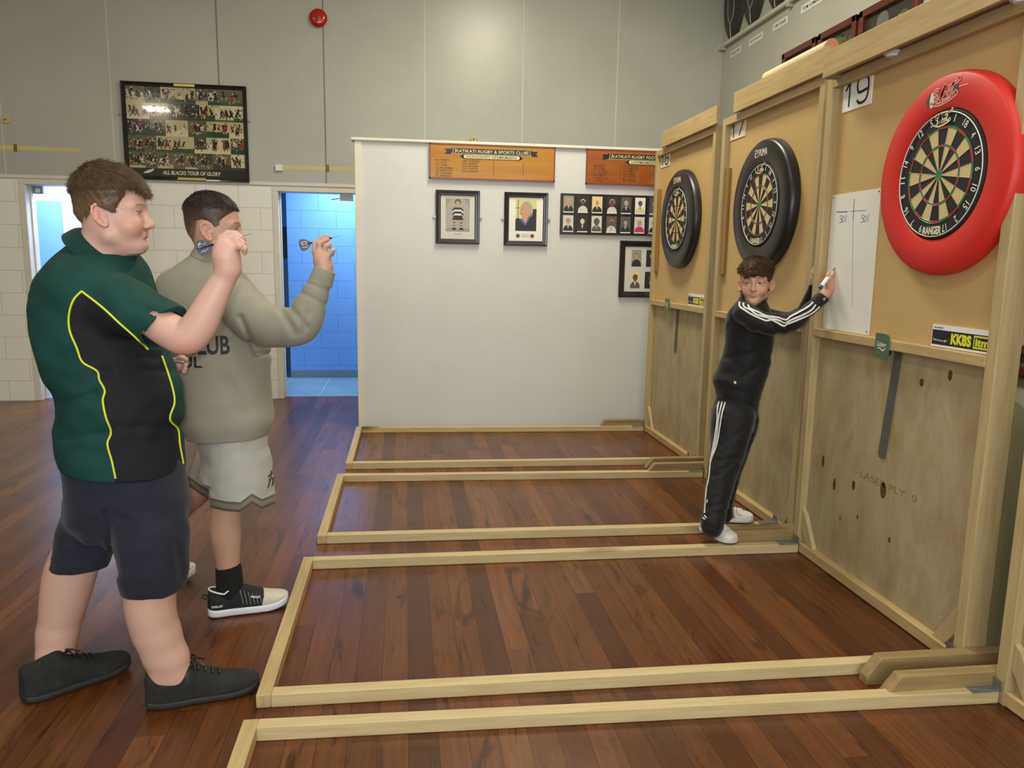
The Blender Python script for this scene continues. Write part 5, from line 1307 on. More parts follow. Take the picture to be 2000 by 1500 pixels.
# ================================================================== the boy in the green shirt
def boy_green():
    root = np.array([-.83, 2.46, 0.])
    t = empty('person', tuple(root), 'boy in dark green and black polo shirt and navy shorts aiming a dart', 'person')
    er = unit((.945, .327, 0)); ed = np.array([-er[1], er[0], 0]); up = W3(0, 0, 1)
    H = Head((-.848, 2.439, 1.418), .055, -.01, .0, 1.03)
    o = J(200, 936, 2.46); o = np.array([o[0], o[1], 0.])
    TR = rows_px([(936, 122, 364, .165, .17), (918, 118, 365, .168, .175), (901, 113, 365, .170, .18), (873, 103, 363, .172, .18), (842, 99, 360, .172, .18), (815, 104, 362, .172, .18), (787, 104, 361, .172, .18), (759, 97, 357, .170, .18),
                  (735, 81, 350, .168, .18), (704, 71, 336, .165, .18), (662, 62, 322, .160, .19), (620, 56, 318, .155, .20), (580, 55, 312, .150, .20), (548, 63, 302, .142, .19), (520, 84, 290, .125, .165), (503, 102, 278, .10, .13), (487, 122, 264, .075, .09), (472, 140, 246, .06, .066)], o, up, er, 2.47)
    sh, el, wr = J(205, 572, 2.35), J(368, 652, 2.225), J(447, 530, 2.215)
    # ---- skin
    B = Body(); H.build(B, cheek=.008, jaw=1.25, nose=1.0, ears=1.06, jowl=1)
    B.cone(H.w(-.022, 0, .055), J(192, 505, 2.455), .058, .068, .03)
    B.loft(o, up, er, inset(TR, .024), k=.03)
    B.limb(pc([(205, 572, 38, 2.35), (270, 607, 36, 2.30), (325, 642, 37, 2.25), (362, 660, 36, 2.225), (386, 640, 35, 2.22), (408, 600, 30.5, 2.215), (434, 550, 24.5, 2.212), (447, 522, 23, 2.21)]), .014)
    # raised right hand: back of the hand to the camera, fingers closed over the dart
    Yh = 2.205
    hp = lambda L, k=.0035: B.chain([(J(330 + x / 8.333, 350 + y / 8.333, Yh + dy), r) for x, y, dy, r in L], k)
    hp([(960, 1430, .0, .033), (935, 1270, .0, .034), (930, 1130, .002, .032)], .015)
    for kx, ky, dy in ((850, 985, .022), (900, 1000, .010), (950, 1060, -.004), (1000, 1130, -.014)): hp([(930, 1230, dy * .4, .024), (kx, ky, dy, .0135)], .014)
    hp([(850, 985, .022, 0.0112), (960, 885, .026, 0.0096), (1080, 890, .028, 0.0088), (1165, 950, .026, 0.0074)])
    hp([(905, 1000, .008, 0.0112), (1030, 915, .006, 0.0096), (1140, 960, .010, 0.0088), (1205, 1035, .014, 0.0074)])
    hp([(955, 1060, -.006, 0.0112), (1095, 990, -.012, 0.0096), (1200, 1050, -.004, 0.0086), (1240, 1130, .004, 0.0074)])
    hp([(1005, 1140, -.016, 0.0108), (1150, 1080, -.024, 0.0090), (1225, 1125, -.018, 0.0082), (1232, 1195, -.010, 0.0071)])
    hp([(985, 1290, .022, .018), (1070, 1130, .040, 0.0116), (1120, 1030, .042, 0.0099), (1155, 965, .038, 0.0082)], .008)
    # left arm, bent across the belly
    B.limb(pc([(118, 590, 34, 2.62), (135, 680, 33, 2.74), (190, 748, 30, 2.80)]), .02); B.limb(pc([(190, 748, 30, 2.80), (270, 735, 25, 2.76), (335, 716, 18, 2.71)]), .02)
    B.chain(pc([(335, 716, 17, 2.71), (352, 712, 13, 2.69)]), .01)
    for i, (dx, dy) in enumerate(((20, -9), (23, -3), (22, 4), (19, 10))): B.chain(pc([(349, 711 + dy * .7, 7, 2.69), (349 + dx * .5, 710 + dy, 5.5, 2.68), (345 + dx * .75, 716 + dy, 5, 2.67)]), .005)
    B.chain(pc([(342, 706, 8, 2.69), (354, 699, 6.5, 2.67), (363, 702, 5, 2.66)]), .006)
    # legs
    B.limb(pc([(285, 975, 46, 2.42), (296, 1040, 48, 2.39), (298, 1115, 51, 2.37), (293, 1172, 51.5, 2.37), (299.5, 1218, 47.5, 2.375), (312, 1258, 38, 2.38)]), .012)
    B.limb(pc([(192, 975, 46, 2.52), (168, 1040, 47, 2.545), (150, 1085, 51, 2.55), (137, 1121, 53.5, 2.55), (126, 1170, 49.5, 2.55), (116, 1220, 41.5, 2.55), (110, 1255, 34, 2.55)]), .012)
    AR = [(pc([(302, 1240, 33, 2.378), (313, 1285, 27, 2.376), (320, 1320, 22, 2.376), (326, 1350, 18, 2.376)])), (pc([(318, 1240, 33, 2.38), (338, 1285, 27, 2.382), (350, 1320, 22, 2.384), (362, 1345, 18, 2.386)]))]
    AL = [(pc([(104, 1240, 30, 2.54), (97, 1285, 22, 2.52), (92, 1325, 18, 2.50)])), (pc([(118, 1240, 30, 2.545), (117, 1285, 23, 2.53), (122, 1325, 18, 2.52)]))]
    for a_ in AR + AL: B.chain(a_, .035)
    for (hx, hy), (tx, ty) in (((-.775, 2.372), (-.54, 2.428)), ((-1.16, 2.465), (-.99, 2.60))): B.chain([((hx, hy, .045), .022), ((tx, ty, .034), .015)], .01)
    vq = B.mesh(.0027); v = vq[0]
    c = H.colour(v, (.60, .37, .30), (.66, .235, .19), (.56, .22, .20), (.16, .09, .06), blushamt=.75, browz=-.002)
    # scalp under the hair, pinker elbow
    g = np.exp(-(((v - J(378, 690, 2.2)) / .05) ** 2).sum(-1)); c = c * (1 - .45 * g[:, None]) + np.array((.66, .28, .24)) * .45 * g[:, None]
    put('body', vq, skin_mat('skin_fair'), t, cols=c, org=root)
    H.eyes(t, IR['blue'], (1, -.12, -.02), root)
    # ---- hair
    hx = lambda L, yl: [H.un(100 + x / 6.25, 280 + y / 6.25, yl) for x, y in L]
    side = hx([(330, 1035), (430, 1040), (445, 900), (470, 820), (510, 765), (560, 742), (640, 760), (690, 800), (730, 845), (775, 850), (795, 825), (800, 760), (840, 680), (880, 600)], -.066)
    front = hx([(915, 540), (985, 560), (1010, 520), (1045, 615), (1085, 570), (1118, 640), (1165, 690)], -.04)
    fr = [(x, z) for x, z in front]
    poly = side + fr + [(.125, fr[-1][1]), (.16, .30), (-.16, .30), (-.16, side[0][1])]
    hm = hair_mat('hair_brown', [(0, S(46, 34, 24)), (.4, S(84, 63, 45)), (.75, S(118, 93, 68)), (1, S(150, 128, 104))])
    hair_build(root, t, H, poly, lambda z: .0045 + .0125 * min(1, max(0, (z - .13) / .07)), hm, 24000, lambda L: np.where(L[:, 2] > .165, .024, np.where(L[:, 0] > .06, .019, .010)), .0006, (-.05, .01, .215), 11, lambda L: np.where(L[:, 2] > .17, .17, .34), noise=(60, .003), grav=.35, fwd=.7, curl=.05, tone=lambda Q: np.clip(.30 + .30 * np.clip((.165 - Q[:, 2]) / .05, 0, 1), 0, 1))
    # ---- shirt
    Sg = Body(); Sg.loft(o, up, er, TR, k=.03)
    Sg.chain(pc([(168, 560, 62, 2.40), (250, 600, 56, 2.32), (345, 655, 53, 2.245)]), .045)
    Sg.limb(pc([(108, 580, 52, 2.62), (125, 645, 50, 2.70), (155, 700, 46, 2.755)]), .004)
    d = unit(el - sh); Sg.cut(J(323, 647, 2.27), d + np.array([.1, 0, -.25]), J(240, 720, 2.0) - .06, J(400, 520, 2.36) + np.array([.1, -.02, .1]))
    Sg.chain([(J(322, 640, 2.26), JR(42, J(322, 640, 2.26))), (J(400, 690, 2.2), JR(44, J(400, 690, 2.2)))], .004, 's')
    Sg.cone(J(195, 500, 2.457), H.w(-.02, 0, .04), .070, .066, .006, 's')
    fold = wob(3, 26, .0042, 8, (1, 1, 1.9)); Sg.disp(fold); Sg.disp(wob(9, 60, .0012))
    def creases(P):
        q = proj(P); d = 0
        for (a, b_, dep, w_) in (((185, 770), (120, 790), .012, 10), ((210, 725), (150, 755), .010, 12), ((360, 830), (225, 835), .010, 9), ((355, 725), (240, 722), .006, 8), ((215, 845), (110, 858), .007, 8), ((300, 700), (190, 660), .006, 9), ((330, 620), (240, 590), .006, 10)):
            a, b_ = np.array(a, float), np.array(b_, float); e = b_ - a; w = q - a; tt = np.clip((w @ e) / (e @ e), 0, 1)
            d = d + dep * (1 - .6 * tt) * np.exp(-((w - tt[..., None] * e) ** 2).sum(-1) / (w_ * w_))
        return d
    Sg.disp(creases)
    hemz = J(224, 936, 2.31)[2]; Sg.cut((o[0], o[1], hemz), (-.10, .02, -1))
    vq = Sg.mesh(.0042)
    blk = [(159.7, 569), (144, 586), (135.4, 613), (136.4, 645), (150.3, 679), (161.4, 707), (189, 724), (194.4, 742), (204.8, 763), (201, 783), (207, 815), (217, 844), (210, 867), (218.6, 901), (225.6, 934), (226, 960), (357, 960), (357.4, 905), (350.4, 867), (347, 839), (331.4, 818), (340, 787), (336.6, 759), (326, 724), (315.8, 695), (316, 684), (287, 681), (265.5, 658.5), (234, 631), (199.6, 599.6)]
    q2 = proj(vq[0]); dd = poly_sd(catmull(blk + [blk[0]], 4)[:-1], q2); nr = vnormals(*vq); near = ((EYE - vq[0]) * nr).sum(1) > -.15
    dd = np.where(near, dd, 40.)
    tm = NT('polo_green'); a = tm.attr('panel'); n = tm.noise(tm.obj(), 8, 4)
    gcol = tm.ramp(n, [(.3, S(12, 50, 46)), (.7, S(18, 66, 60))]); kcol = tm.ramp(n, [(.3, S(20, 20, 26)), (.7, S(28, 28, 34))])
    tm.inp('Base Color', tm.mix(tm.math('LESS_THAN', a, 0.0), gcol, kcol)); tm.inp('Roughness', .8); tm.inp('Specular IOR Level', .3); tm.bump(tm.noise(tm.obj(), 800, 2), .12, .001)
    shirt, _ = put('shirt', vq, tm.m, t, attrs={'panel': dd}, org=root, relax=2)
    b = bvh(vq); ypipe = plain('yellow_piping', S(206, 214, 48), .6)
    for ln in ([(199.6, 599.6), (287, 681)], None):
        pass
    for pts in (blk[:15], [blk[0]] + blk[:-5:-1] + [(287, 681)], [(315.8, 695), (326, 724), (336.6, 759), (340, 787), (331.4, 818), (347, 839), (350.4, 867), (357.4, 905)]):
        P3 = [hit(b, *p) for p in catmull(pts, 6)]; P3 = [p[0] + p[1] * .0012 for p in P3 if p is not None]
        P3 = [p for i, p in enumerate(P3) if i == 0 or np.linalg.norm(p - P3[i - 1]) < .06]
        MB().tube([tuple(p) for p in P3], .0031, 8).build('piping', ypipe, shirt, 60, org=root)
    C = Body()                                                    # collar
    cc = J(194, 490, 2.455); ax = unit(H.w(-.02, 0, .05) - J(196, 520, 2.46) + np.array([.012, 0, .0]))
    C.shell(cc + ax * -.004, unit(ax + np.array([.42, .06, 0])), er, .079, .069, [(1.02, -.014), (.93, .024), (1.08, .010), (1.22, -.020)], .0040)
    C.disp(wob(5, 40, .002))
    put('collar', C.mesh(.003), cloth_mat('collar_green', S(14, 54, 50)), shirt, org=root, relax=1)
    # ---- shorts
    K = Body(); navy = cloth_mat('navy_shorts', S(34, 36, 48), .18, 700)
    K.loft(o, up, er, rows_px([(1040, 150, 345, .10, .12), (1010, 128, 368, .14, .15), (975, 124, 372, .158, .168), (940, 122, 366, .158, .170), (905, 117, 361, .158, .172), (870, 112, 356, .158, .168), (840, 116, 350, .15, .16)], o, up, er, 2.47), k=.03)
    K.chain(pc([(290, 985, 79, 2.42), (293, 1058, 77, 2.39), (298, 1110, 69, 2.375), (299, 1200, 61, 2.37)]), .03)
    K.chain(pc([(190, 990, 66, 2.53), (174, 1050, 60, 2.55), (162, 1112, 61, 2.555), (157, 1160, 63, 2.555)]), .05)
    K.chain(pc([(297, 1135, 54, 2.37), (297, 1230, 58, 2.37)]), .004, 's'); K.chain(pc([(150, 1095, 57, 2.55), (147, 1180, 60, 2.55)]), .004, 's')
    z1 = J(290, 1170, 2.29)[2]; z2 = J(150, 1122, 2.45)[2]
    mid = (J(224, 1100, 2.45) + 0)
    pR, pL = J(290, 1171, 2.295), J(150, 1122, 2.46); ymid = 2.455
    def hems(P):
        right = proj(P)[..., 0] > 222
        return np.where(right, -((P - pR) @ unit((.06, 0, -1))), -((P - pL) @ unit((-.05, 0, -1))))
    K.p.append((hems, np.array([-9, -9, -9.]), np.array([9, 9, .7]), 's', .003))
    K.disp(wob(21, 30, .0035, 8, (1, 1, .8))); K.disp(wob(22, 75, .001))
    def cr2(P):
        q = proj(P); d = 0
        for (a, b_, dep, w_) in (((208, 1000), (226, 1120), .016, 8), ((250, 1020), (215, 1000), .006, 10), ((345, 1060), (355, 1130), .007, 8), ((130, 1060), (190, 1020), .007, 9), ((300, 1030), (260, 1130), -.004, 14)):
            a, b_ = np.array(a, float), np.array(b_, float); e = b_ - a; w = q - a; tt = np.clip((w @ e) / (e @ e), 0, 1)
            d = d + dep * np.exp(-((w - tt[..., None] * e) ** 2).sum(-1) / (w_ * w_))
        return d
    K.disp(cr2)
    put('shorts', K.mesh(.0042), navy, t, org=root, relax=2)
    # ---- shoes
    mt = NT('black_suede'); n1 = mt.noise(mt.obj(), 26, 5, .65)
    mt.inp('Base Color', mt.ramp(n1, [(.4, S(20, 20, 20)), (.62, S(32, 31, 29)), (.76, S(70, 64, 50))])); mt.inp('Roughness', .85); mt.bump(n1, .2, .003)
    ms = {'upper': mt.m, 'sole': plain('black_sole', S(34, 33, 32), .7, var=.3, vs=30), 'lace': M['black']}
    prof = [(0, .020, .085), (.025, .036, .112), (.12, .045, .118), (.24, .049, .128), (.34, .049, .138), (.44, .048, .112), (.58, .051, .090), (.72, .053, .074), (.85, .050, .062), (.94, .039, .050), (.985, .024, .038), (1, .010, .028)]
    ank = pc([(316, 1300, 24, 2.387), (312, 1262, 27, 2.385), (338, 1262, 27, 2.385), (346, 1300, 24, 2.39)])
    shoe(root, t, (-.818, 2.362), (-.487, 2.440), 0, 0, prof, ank, ms, None, laces=(5, .64, .40, .022), voxel=.003)
    ank = pc([(97, 1290, 22, 2.55), (97, 1250, 26, 2.55), (118, 1250, 26, 2.555), (119, 1290, 23, 2.556)])
    shoe(root, t, (-1.212, 2.425), (-.955, 2.628), 0, 0, prof, ank, ms, None, laces=(5, .64, .40, .022), voxel=.003)
    # ---- the dart in his hand
    tip = J(330 + 1352 / 8.333, 350 + 884 / 8.333, Yh + .035); tail = J(330 + 455 / 8.333, 350 + 1140 / 8.333, Yh + .030)
    fm = [plain('flight_navy', S(34, 36, 58), .4), plain('flight_pale', S(190, 196, 206), .4)]
    R_ = random.Random(4); dashes = [(R_.uniform(.02, .2), R_.uniform(-.8, .8), R_.choice((-1, 1))) for _ in range(11)]
    def deco(mb, P, w_, m_):
        for s, q, k in dashes:
            for sg in (1, -1):
                a = P(s) + w_ * (q * .017); e = (P(.05) - P(0)).normalized() * .0035 + w_ * (.0028 * k); f = w_ * .0007
                pts = [a - e - f, a + e - f, a + e + f, a - e + f]; mb.poly([p + m_ * sg * .0007 for p in (pts if sg > 0 else pts[::-1])], 1)
    dart(tip, tail, 'dart with dark patterned flight in the raised hand of the boy in green', plain('barrel_dark', S(40, 36, 38), .35, .6), fm, deco)
    tl = J(372, 714, 2.655); dart(J(382, 709, 2.65), J(352, 702, 2.665) + np.array([-.12, 0, .0]), 'second dart in the low left hand of the boy in green, mostly hidden', M['galv'], fm)
boy_green()
# ================================================================== the boy in the grey sweatshirt
def boy_grey():
    root = np.array([-.68, 3.05, 0.])
    t = empty('person', tuple(root), 'dark haired boy in grey sweatshirt and pale grey shorts aiming a dart', 'person')
    er = unit((.975, .224, 0)); ed = np.array([-er[1], er[0], 0]); up = W3(0, 0, 1)
    H = Head((-.712, 3.055, 1.394), .085, -.0, .0, 1.06)
    o = J(445, 860, 3.07); o = np.array([o[0], o[1], 0.])
    TR = rows_px([(866, 388, 512, .11, .13), (856, 366, 522, .135, .145), (840, 356, 531, .145, .15), (826, 350, 537, .15, .15), (810, 346, 537.5, .15, .15), (781, 340, 531, .145, .15), (758, 334, 529, .14, .15), (724, 326, 529, .14, .15), (694, 318, 530, .14, .155), (640, 306, 524, .14, .165), (590, 300, 512, .14, .17), (560, 303, 497, .125, .16), (538, 315, 483, .11, .14), (520, 338, 468, .09, .11), (507, 358, 458, .07, .08), (495, 374, 452, .058, .062)], o, up, er, 3.07)
    B = Body(); H.build(B, cheek=-.002, jaw=.95, nose=.98, ears=1.05)
    B.cone(H.w(-.022, 0, .05), J(412, 505, 3.06), .047, .056, .03)
    B.loft(o, up, er, inset(TR, .034), k=.03)
    B.limb(pc([(480, 600, 30, 2.98), (545, 640, 28, 2.93), (598, 638, 25, 2.90), (612, 590, 21, 2.90), (630, 545, 17, 2.90), (633, 520, 16.5, 2.90)]), .012)
    Yh = 2.90
    hp = lambda L, k=.0028: B.chain([(J(360 + x / 5.356, 420 + y / 5.356, Yh + dy), r) for x, y, dy, r in L], k)
    hp([(1460, 545, 0, .030), (1440, 470, 0, .029), (1435, 430, 0, .026)], .012)
    for kx, ky, dy in ((1368, 390, .010), (1408, 385, .0), (1455, 395, -.008), (1500, 420, -.012)): hp([(1445, 480, dy * .5, .017), (kx, ky, dy, .0115)], .012)
    hp([(1366, 395, .012, .0112), (1366, 300, .020, .0098), (1430, 255, .020, .0088), (1492, 222, .014, .0076)])
    hp([(1408, 385, .0, .0112), (1412, 300, -.004, .0098), (1462, 268, .002, .0088), (1500, 255, .010, .0074)])
    hp([(1456, 395, -.010, .0110), (1478, 325, -.016, .0094), (1508, 308, -.010, .0085), (1525, 335, -.002, .0074)])
    hp([(1500, 425, -.014, .0100), (1545, 375, -.018, .0086), (1557, 372, -.014, .008), (1548, 415, -.006, .0070)])
    hp([(1420, 470, .016, .014), (1440, 360, .034, .0115), (1475, 290, .034, .010), (1500, 240, .026, .0082)], .006)
    B.limb(pc([(335, 580, 28, 3.22), (322, 680, 24, 3.27), (318, 765, 20, 3.22), (322, 830, 15, 3.16)]), .014)
    B.chain(pc([(322, 830, 15, 3.16), (324, 862, 16, 3.14)]), .01)
    for i in range(4): B.chain(pc([(318 + i * 4, 866, 6, 3.13 + .008 * i), (319 + i * 4, 882, 5, 3.13 + .008 * i), (321 + i * 4, 893, 4.5, 3.12 + .008 * i)]), .004)
    B.chain(pc([(330, 845, 6, 3.10), (335, 862, 5, 3.09), (334, 872, 4.5, 3.09)]), .005)
    # legs: right leg planted, left leg trailing behind
    B.limb(pc([(455, 880, 40, 3.05), (446, 960, 34, 3.03), (442, 1002, 30, 3.02), (441, 1043, 30.5, 3.02), (444, 1081, 25, 3.02), (446, 1110, 22, 3.02), (448, 1145, 21, 3.02), (448, 1165, 22, 3.02)]), .012)
    B.limb(pc([(418, 880, 36, 3.16), (390, 952, 29, 3.22), (355, 990, 25, 3.27), (310, 1048, 23, 3.31), (272, 1098, 19, 3.33), (262, 1115, 19, 3.33)]), .012)
    vq = B.mesh(.0027); v = vq[0]
    base = np.tile(np.array((.52, .30, .22)), (len(v), 1))
    c = H.colour(v, (.58, .35, .26), (.62, .28, .21), (.50, .22, .19), (.05, .032, .026), blushamt=.4, brow_w=1.15, earred=.4)
    L = H.loc(v)
    # cropped sides: hair stubble colour on the scalp
    px = lambda a, yl: [H.un(330 + x / 8.333, 350 + y / 8.333, yl) for x, y in a]
    sidep = px([(380, 1010), (430, 930), (470, 760), (480, 690), (540, 655), (640, 680), (700, 730), (735, 790), (835, 760), (850, 690), (960, 560), (1060, 500)], -.068)
    fade = sidep + [(.12, sidep[-1][1]), (.12, .30), (-.2, .30), (-.2, sidep[0][1])]
    sd = poly_sd(fade, L[:, [0, 2]]); zt = np.clip((L[:, 2] - .085) / .085, 0, 1)
    a = np.clip(-sd / .010, 0, 1) * (.62 + .36 * np.clip(zt * 1.6, 0, 1)) * (L[:, 2] > .03)
    c = c * (1 - a[:, None]) + np.array((.036, .027, .022)) * a[:, None]
    put('body', vq, skin_mat('skin_olive'), t, cols=c, org=root)
    H.eyes(t, IR['brown'], (1, .02, -.03), root)
    hm = hair_mat('hair_black_brown', [(0, S(19, 14, 12)), (.3, S(36, 27, 23)), (.62, S(84, 66, 55)), (.95, S(150, 112, 92))])
    poly = sidep + [(.13, sidep[-1][1] + .004), (.15, .30), (-.2, .30), (-.2, sidep[0][1])]
    tone = lambda Q: np.clip(.92 - (Q[:, 2] - .075) / .115 * .80 + .10 * np.clip(Q[:, 0] / .06, 0, 1) * (Q[:, 2] < .165), .04, .9)
    hair_build(root, t, H, poly, lambda z: .0006 + .0095 * min(1, max(0, (z - .135) / .065)), hm, 16000, lambda L: np.where(L[:, 2] > .175, .013, .0035 + .03 * np.clip(L[:, 2] - .10, 0, .1)), .0005, (-.06, .0, .215), 31, .30, noise=(70, .0009), grav=.25, fwd=.9, tone=tone, voxel=.0026)
    # ---- sweatshirt
    cl = cloth_mat('grey_fleece', S(146, 143, 130), .06, 600, .9, .15)
    G = Body(); G.loft(o, up, er, TR, k=.03)
    G.limb(pc([(455, 590, 52, 3.02), (505, 628, 47, 2.965), (548, 639, 43, 2.93), (588, 632, 39, 2.905), (606, 600, 32, 2.90), (620, 566, 26, 2.90), (629, 545, 20.5, 2.90)]), .02)
    G.limb(pc([(345, 560, 40, 3.18), (328, 640, 36, 3.25), (322, 740, 33, 3.24), (322, 815, 24, 3.17)]), .03)
    G.disp(wob(41, 22, .0045, 8, (1, 1, .8))); G.disp(wob(42, 60, .0012))
    def cr(P):
        q = proj(P); d = 0
        for (a_, b_, dep, w_) in (((578, 566), (636, 596), .006, 5), ((600, 552), (645, 570), .004, 4), ((545, 600), (575, 650), .009, 8), ((600, 610), (592, 650), .006, 6), ((560, 592), (600, 640), .007, 6), ((470, 620), (500, 690), .012, 6), ((500, 692), (535, 690), .010, 4), ((440, 740), (480, 800), .005, 12), ((400, 650), (500, 700), .003, 14)):
            a_, b_ = np.array(a_, float), np.array(b_, float); e = b_ - a_; w = q - a_; tt = np.clip((w @ e) / (e @ e), 0, 1)
            d = d + dep * np.exp(-((w - tt[..., None] * e) ** 2).sum(-1) / (w_ * w_))
        return d
    G.disp(cr)
    G.cone(J(412, 500, 3.06), H.w(-.02, 0, .05), .058, .055, .004, 's')
    hz = J(470, 867, 2.93)[2]; G.cut((o[0], o[1], hz), (.03, 0, -1), o - [.3, .3, 0], o + [.3, .3, 1.6])
    vq = G.mesh(.0042); ob, _ = put('sweatshirt', vq, cl, t, org=root, relax=2)
    b = bvh(vq)
    R = Body(); a0, a1 = J(627, 549, 2.90), J(633.5, 530, 2.90)
    R.shell((a0 + a1) / 2, a1 - a0, er, JR(20.5, a0), JR(19.5, a0), [(1.04, -.028), (1.0, .0), (.92, .024)], .004); R.shell(J(322, 822, 3.165), (0, 0, -1), er, JR(20, a0), JR(20, a0), [(1.05, -.02), (.95, .022)], .004)
    put('cuff', R.mesh(.003), cl, ob, org=root, relax=1)
    C = Body(); C.shell(J(412, 500, 3.06), unit(H.w(-.02, 0, .05) - J(412, 505, 3.06) + np.array([.02, 0, 0])), er, .061, .061, [(1.1, -.012), (1.0, .004), (.96, .014)], .005)
    put('neckband', C.mesh(.003), cl, ob, org=root, relax=1)
    mb = MB(); dr = ed
    cB = J(404, 674, 2.94); decal_text(mb, b, 'CLUB', cB, er, up, dr, JR(84, cB), JR(37, cB), bold=.025)
    cU = J(362, 700, 2.94); decal_text(mb, b, 'UL', J(374, 707, 2.94), er, up, dr, JR(38, cU), JR(22, cU), bold=.02)
    mb.build('back_print', plain('print_dark', S(30, 32, 38), .7), ob, org=root)
    # ---- basketball shorts
    K = Body(); K.loft(o, up, er, inset(rows_px([(935, 384, 530, .13, .13), (900, 388, 534, .125, .13), (870, 384, 528, .125, .13), (840, 378, 524, .125, .13), (815, 382, 520, .12, .125)], o, up, er, 3.07), .002), k=.02)
    K.limb(pc([(466, 895, 58, 3.05), (470, 950, 62, 3.03), (473, 1010, 66, 3.03)]), .02); K.limb(pc([(420, 895, 40, 3.14), (400, 945, 38, 3.20), (392, 985, 37, 3.22)]), .02)
    K.disp(wob(51, 34, .005, 8, (1.3, 1.3, .35))); K.disp(wob(52, 80, .001))
    def hemf(P):
        q = proj(P); y = np.interp(q[..., 0], [365, 374, 392, 408, 410, 440, 469, 492, 512, 537, 545], [948, 953, 966, 975, 991, 998, 1000, 983, 994, 983, 980])
        return (q[..., 1] - y) * .002
    lo = np.array([-9, -9, -9.]); hi = -lo
    K.p.append((hemf, lo, hi, 'i', .002))
    K.chain(pc([(470, 960, 55, 3.03), (473, 1030, 62, 3.03)]), .004, 's'); K.chain(pc([(394, 955, 32, 3.21), (390, 1000, 33, 3.22)]), .004, 's')
    vk = K.mesh(.0042); qk = proj(vk[0]); band = -hemf(vk[0]) / .002
    tk = NT('shorts_grey'); a = tk.attr('band'); n = tk.noise(tk.obj(), 7, 4)
    body = tk.ramp(n, [(.3, S(158, 156, 150)), (.7, S(178, 176, 170))])
    inb = tk.math('MULTIPLY', tk.math('GREATER_THAN', a, 0.0), tk.math('LESS_THAN', a, 19.0)); core = tk.math('MULTIPLY', tk.math('GREATER_THAN', a, 5.0), tk.math('LESS_THAN', a, 14.0))
    col = tk.mix(inb, body, S(92, 86, 78)); col = tk.mix(core, col, S(122, 116, 98))
    tk.inp('Base Color', col); tk.inp('Roughness', .75); tk.inp('Sheen Weight', .1); tk.bump(tk.noise(tk.obj(), 900, 2), .1, .001)
    so, _ = put('shorts', vk, tk.m, t, attrs={'band': band}, org=root, relax=2)
    bk = bvh(vk); mb = MB()
    for p in ([(523, 932), (528, 926), (536, 922)], [(524, 938), (530, 934), (536, 933)], [(530, 919), (528, 935), (523, 952)], [(533, 918), (533, 936), (532, 948)], [(528, 860), (531, 872), (531, 884)]): ribbon(mb, bk, p, 2.6)
    mb.build('emblem', plain('emblem_dark', S(70, 62, 54), .7), so, org=root)
    # ---- socks and shoes
    sk = plain('sock_black', S(17, 17, 19), .9)
    Kb = Body(); Kb.limb(pc([(446, 1108, 25, 3.02), (448, 1130, 26, 3.02), (449, 1160, 26.5, 3.02)]), .01); Kb.cut(J(445, 1107, 3.0), (-.18, 0, 1)); put('sock', Kb.mesh(.003), sk, t, org=root, relax=1)
    Kb = Body(); Kb.limb(pc([(290, 1084, 23, 3.32), (268, 1104, 23, 3.33), (262, 1120, 23, 3.33)]), .01); put('sock', Kb.mesh(.003), sk, t, org=root, relax=1)
    knit = plain('knit_black', S(22, 22, 26), .8, bump=.2, bs=500); toe = plain('toe_cream', S(198, 190, 176), .7, var=.05, vs=40)
    ms = {'upper': [knit, toe], 'sole': plain('sole_white', S(222, 224, 230), .45), 'lace': M['white']}
    prof = [(0, .018, .07), (.03, .033, .104), (.10, .039, .110), (.20, .040, .103), (.27, .040, .108), (.34, .042, .134), (.42, .044, .120), (.54, .048, .100), (.66, .051, .084), (.78, .050, .072), (.90, .043, .058), (.97, .028, .045), (1, .010, .035)]
    ank = pc([(449, 1150, 27, 3.02), (449, 1118, 31, 3.02)])
    ob2, sb, T, Ls = shoe(root, t, (-.782, 2.985), (-.486, 3.062), 0, 0, prof, ank, ms, (0, 0), toecap=.67, sole=.038, spring=.018, voxel=.0026)
    mb = MB()
    for k in range(6):                                            # rows of white stitches on the side
        s0 = .40 + k * .048
        for m_ in range(9):
            z_ = .100 - k * .0058 - m_ * .0060
            if z_ < .042: continue
            s_ = s0 + m_ * .0035
            o1 = T(s_ * Ls, -.2, z_); r_ = sb.ray_cast(Vector(o1), Vector(T(0, 1, 0) - T(0, 0, 0)))
            if r_[0] is not None:
                p = np.array(r_[0]) + np.array(r_[1]) * .0008; e = np.array([.0004, 0, -.0017]); w_ = (T(.0007, 0, 0) - T(0, 0, 0))
                mb.poly([p - e - w_, p - e + w_, p + e + w_, p + e - w_])
    xs = T(1, 0, 0) - T(0, 0, 0); ys = T(0, 1, 0) - T(0, 0, 0)
    decal_text(mb, sb, 'EVERLAST', T(.115 * Ls, -.05, .050), xs, up, ys, .042, .0085, bold=.03, start=.2, lift=.001)
    decal_text(mb, sb, 'EVERLAST', T(.58 * Ls, -.05, .070), unit(xs + np.array([0, 0, -.18])), up, ys, .035, .0075, bold=.03, start=.2, lift=.001)
    mb.build('lettering', M['white'], ob2, org=root)
    mb = MB(); rim = []
    for k in range(25):                                           # pale collar edge
        a = 2 * PI * k / 24; rim.append(T(.205 * Ls + .056 * math.cos(a), .036 * math.sin(a), .112 + .026 * max(0, math.cos(a)) - .016 * (1 - abs(math.cos(a)))))
    mb.tube(rim, .0034, 8); mb.build('collar_edge', M['white'], ob2, 60, org=root)
    mb = MB().tube([T(.004, 0, .082), T(-.014, 0, .092), T(-.020, 0, .080), T(-.004, 0, .070)], .004, 8); mb.build('heel_loop', M['black'], ob2, 60, org=root)
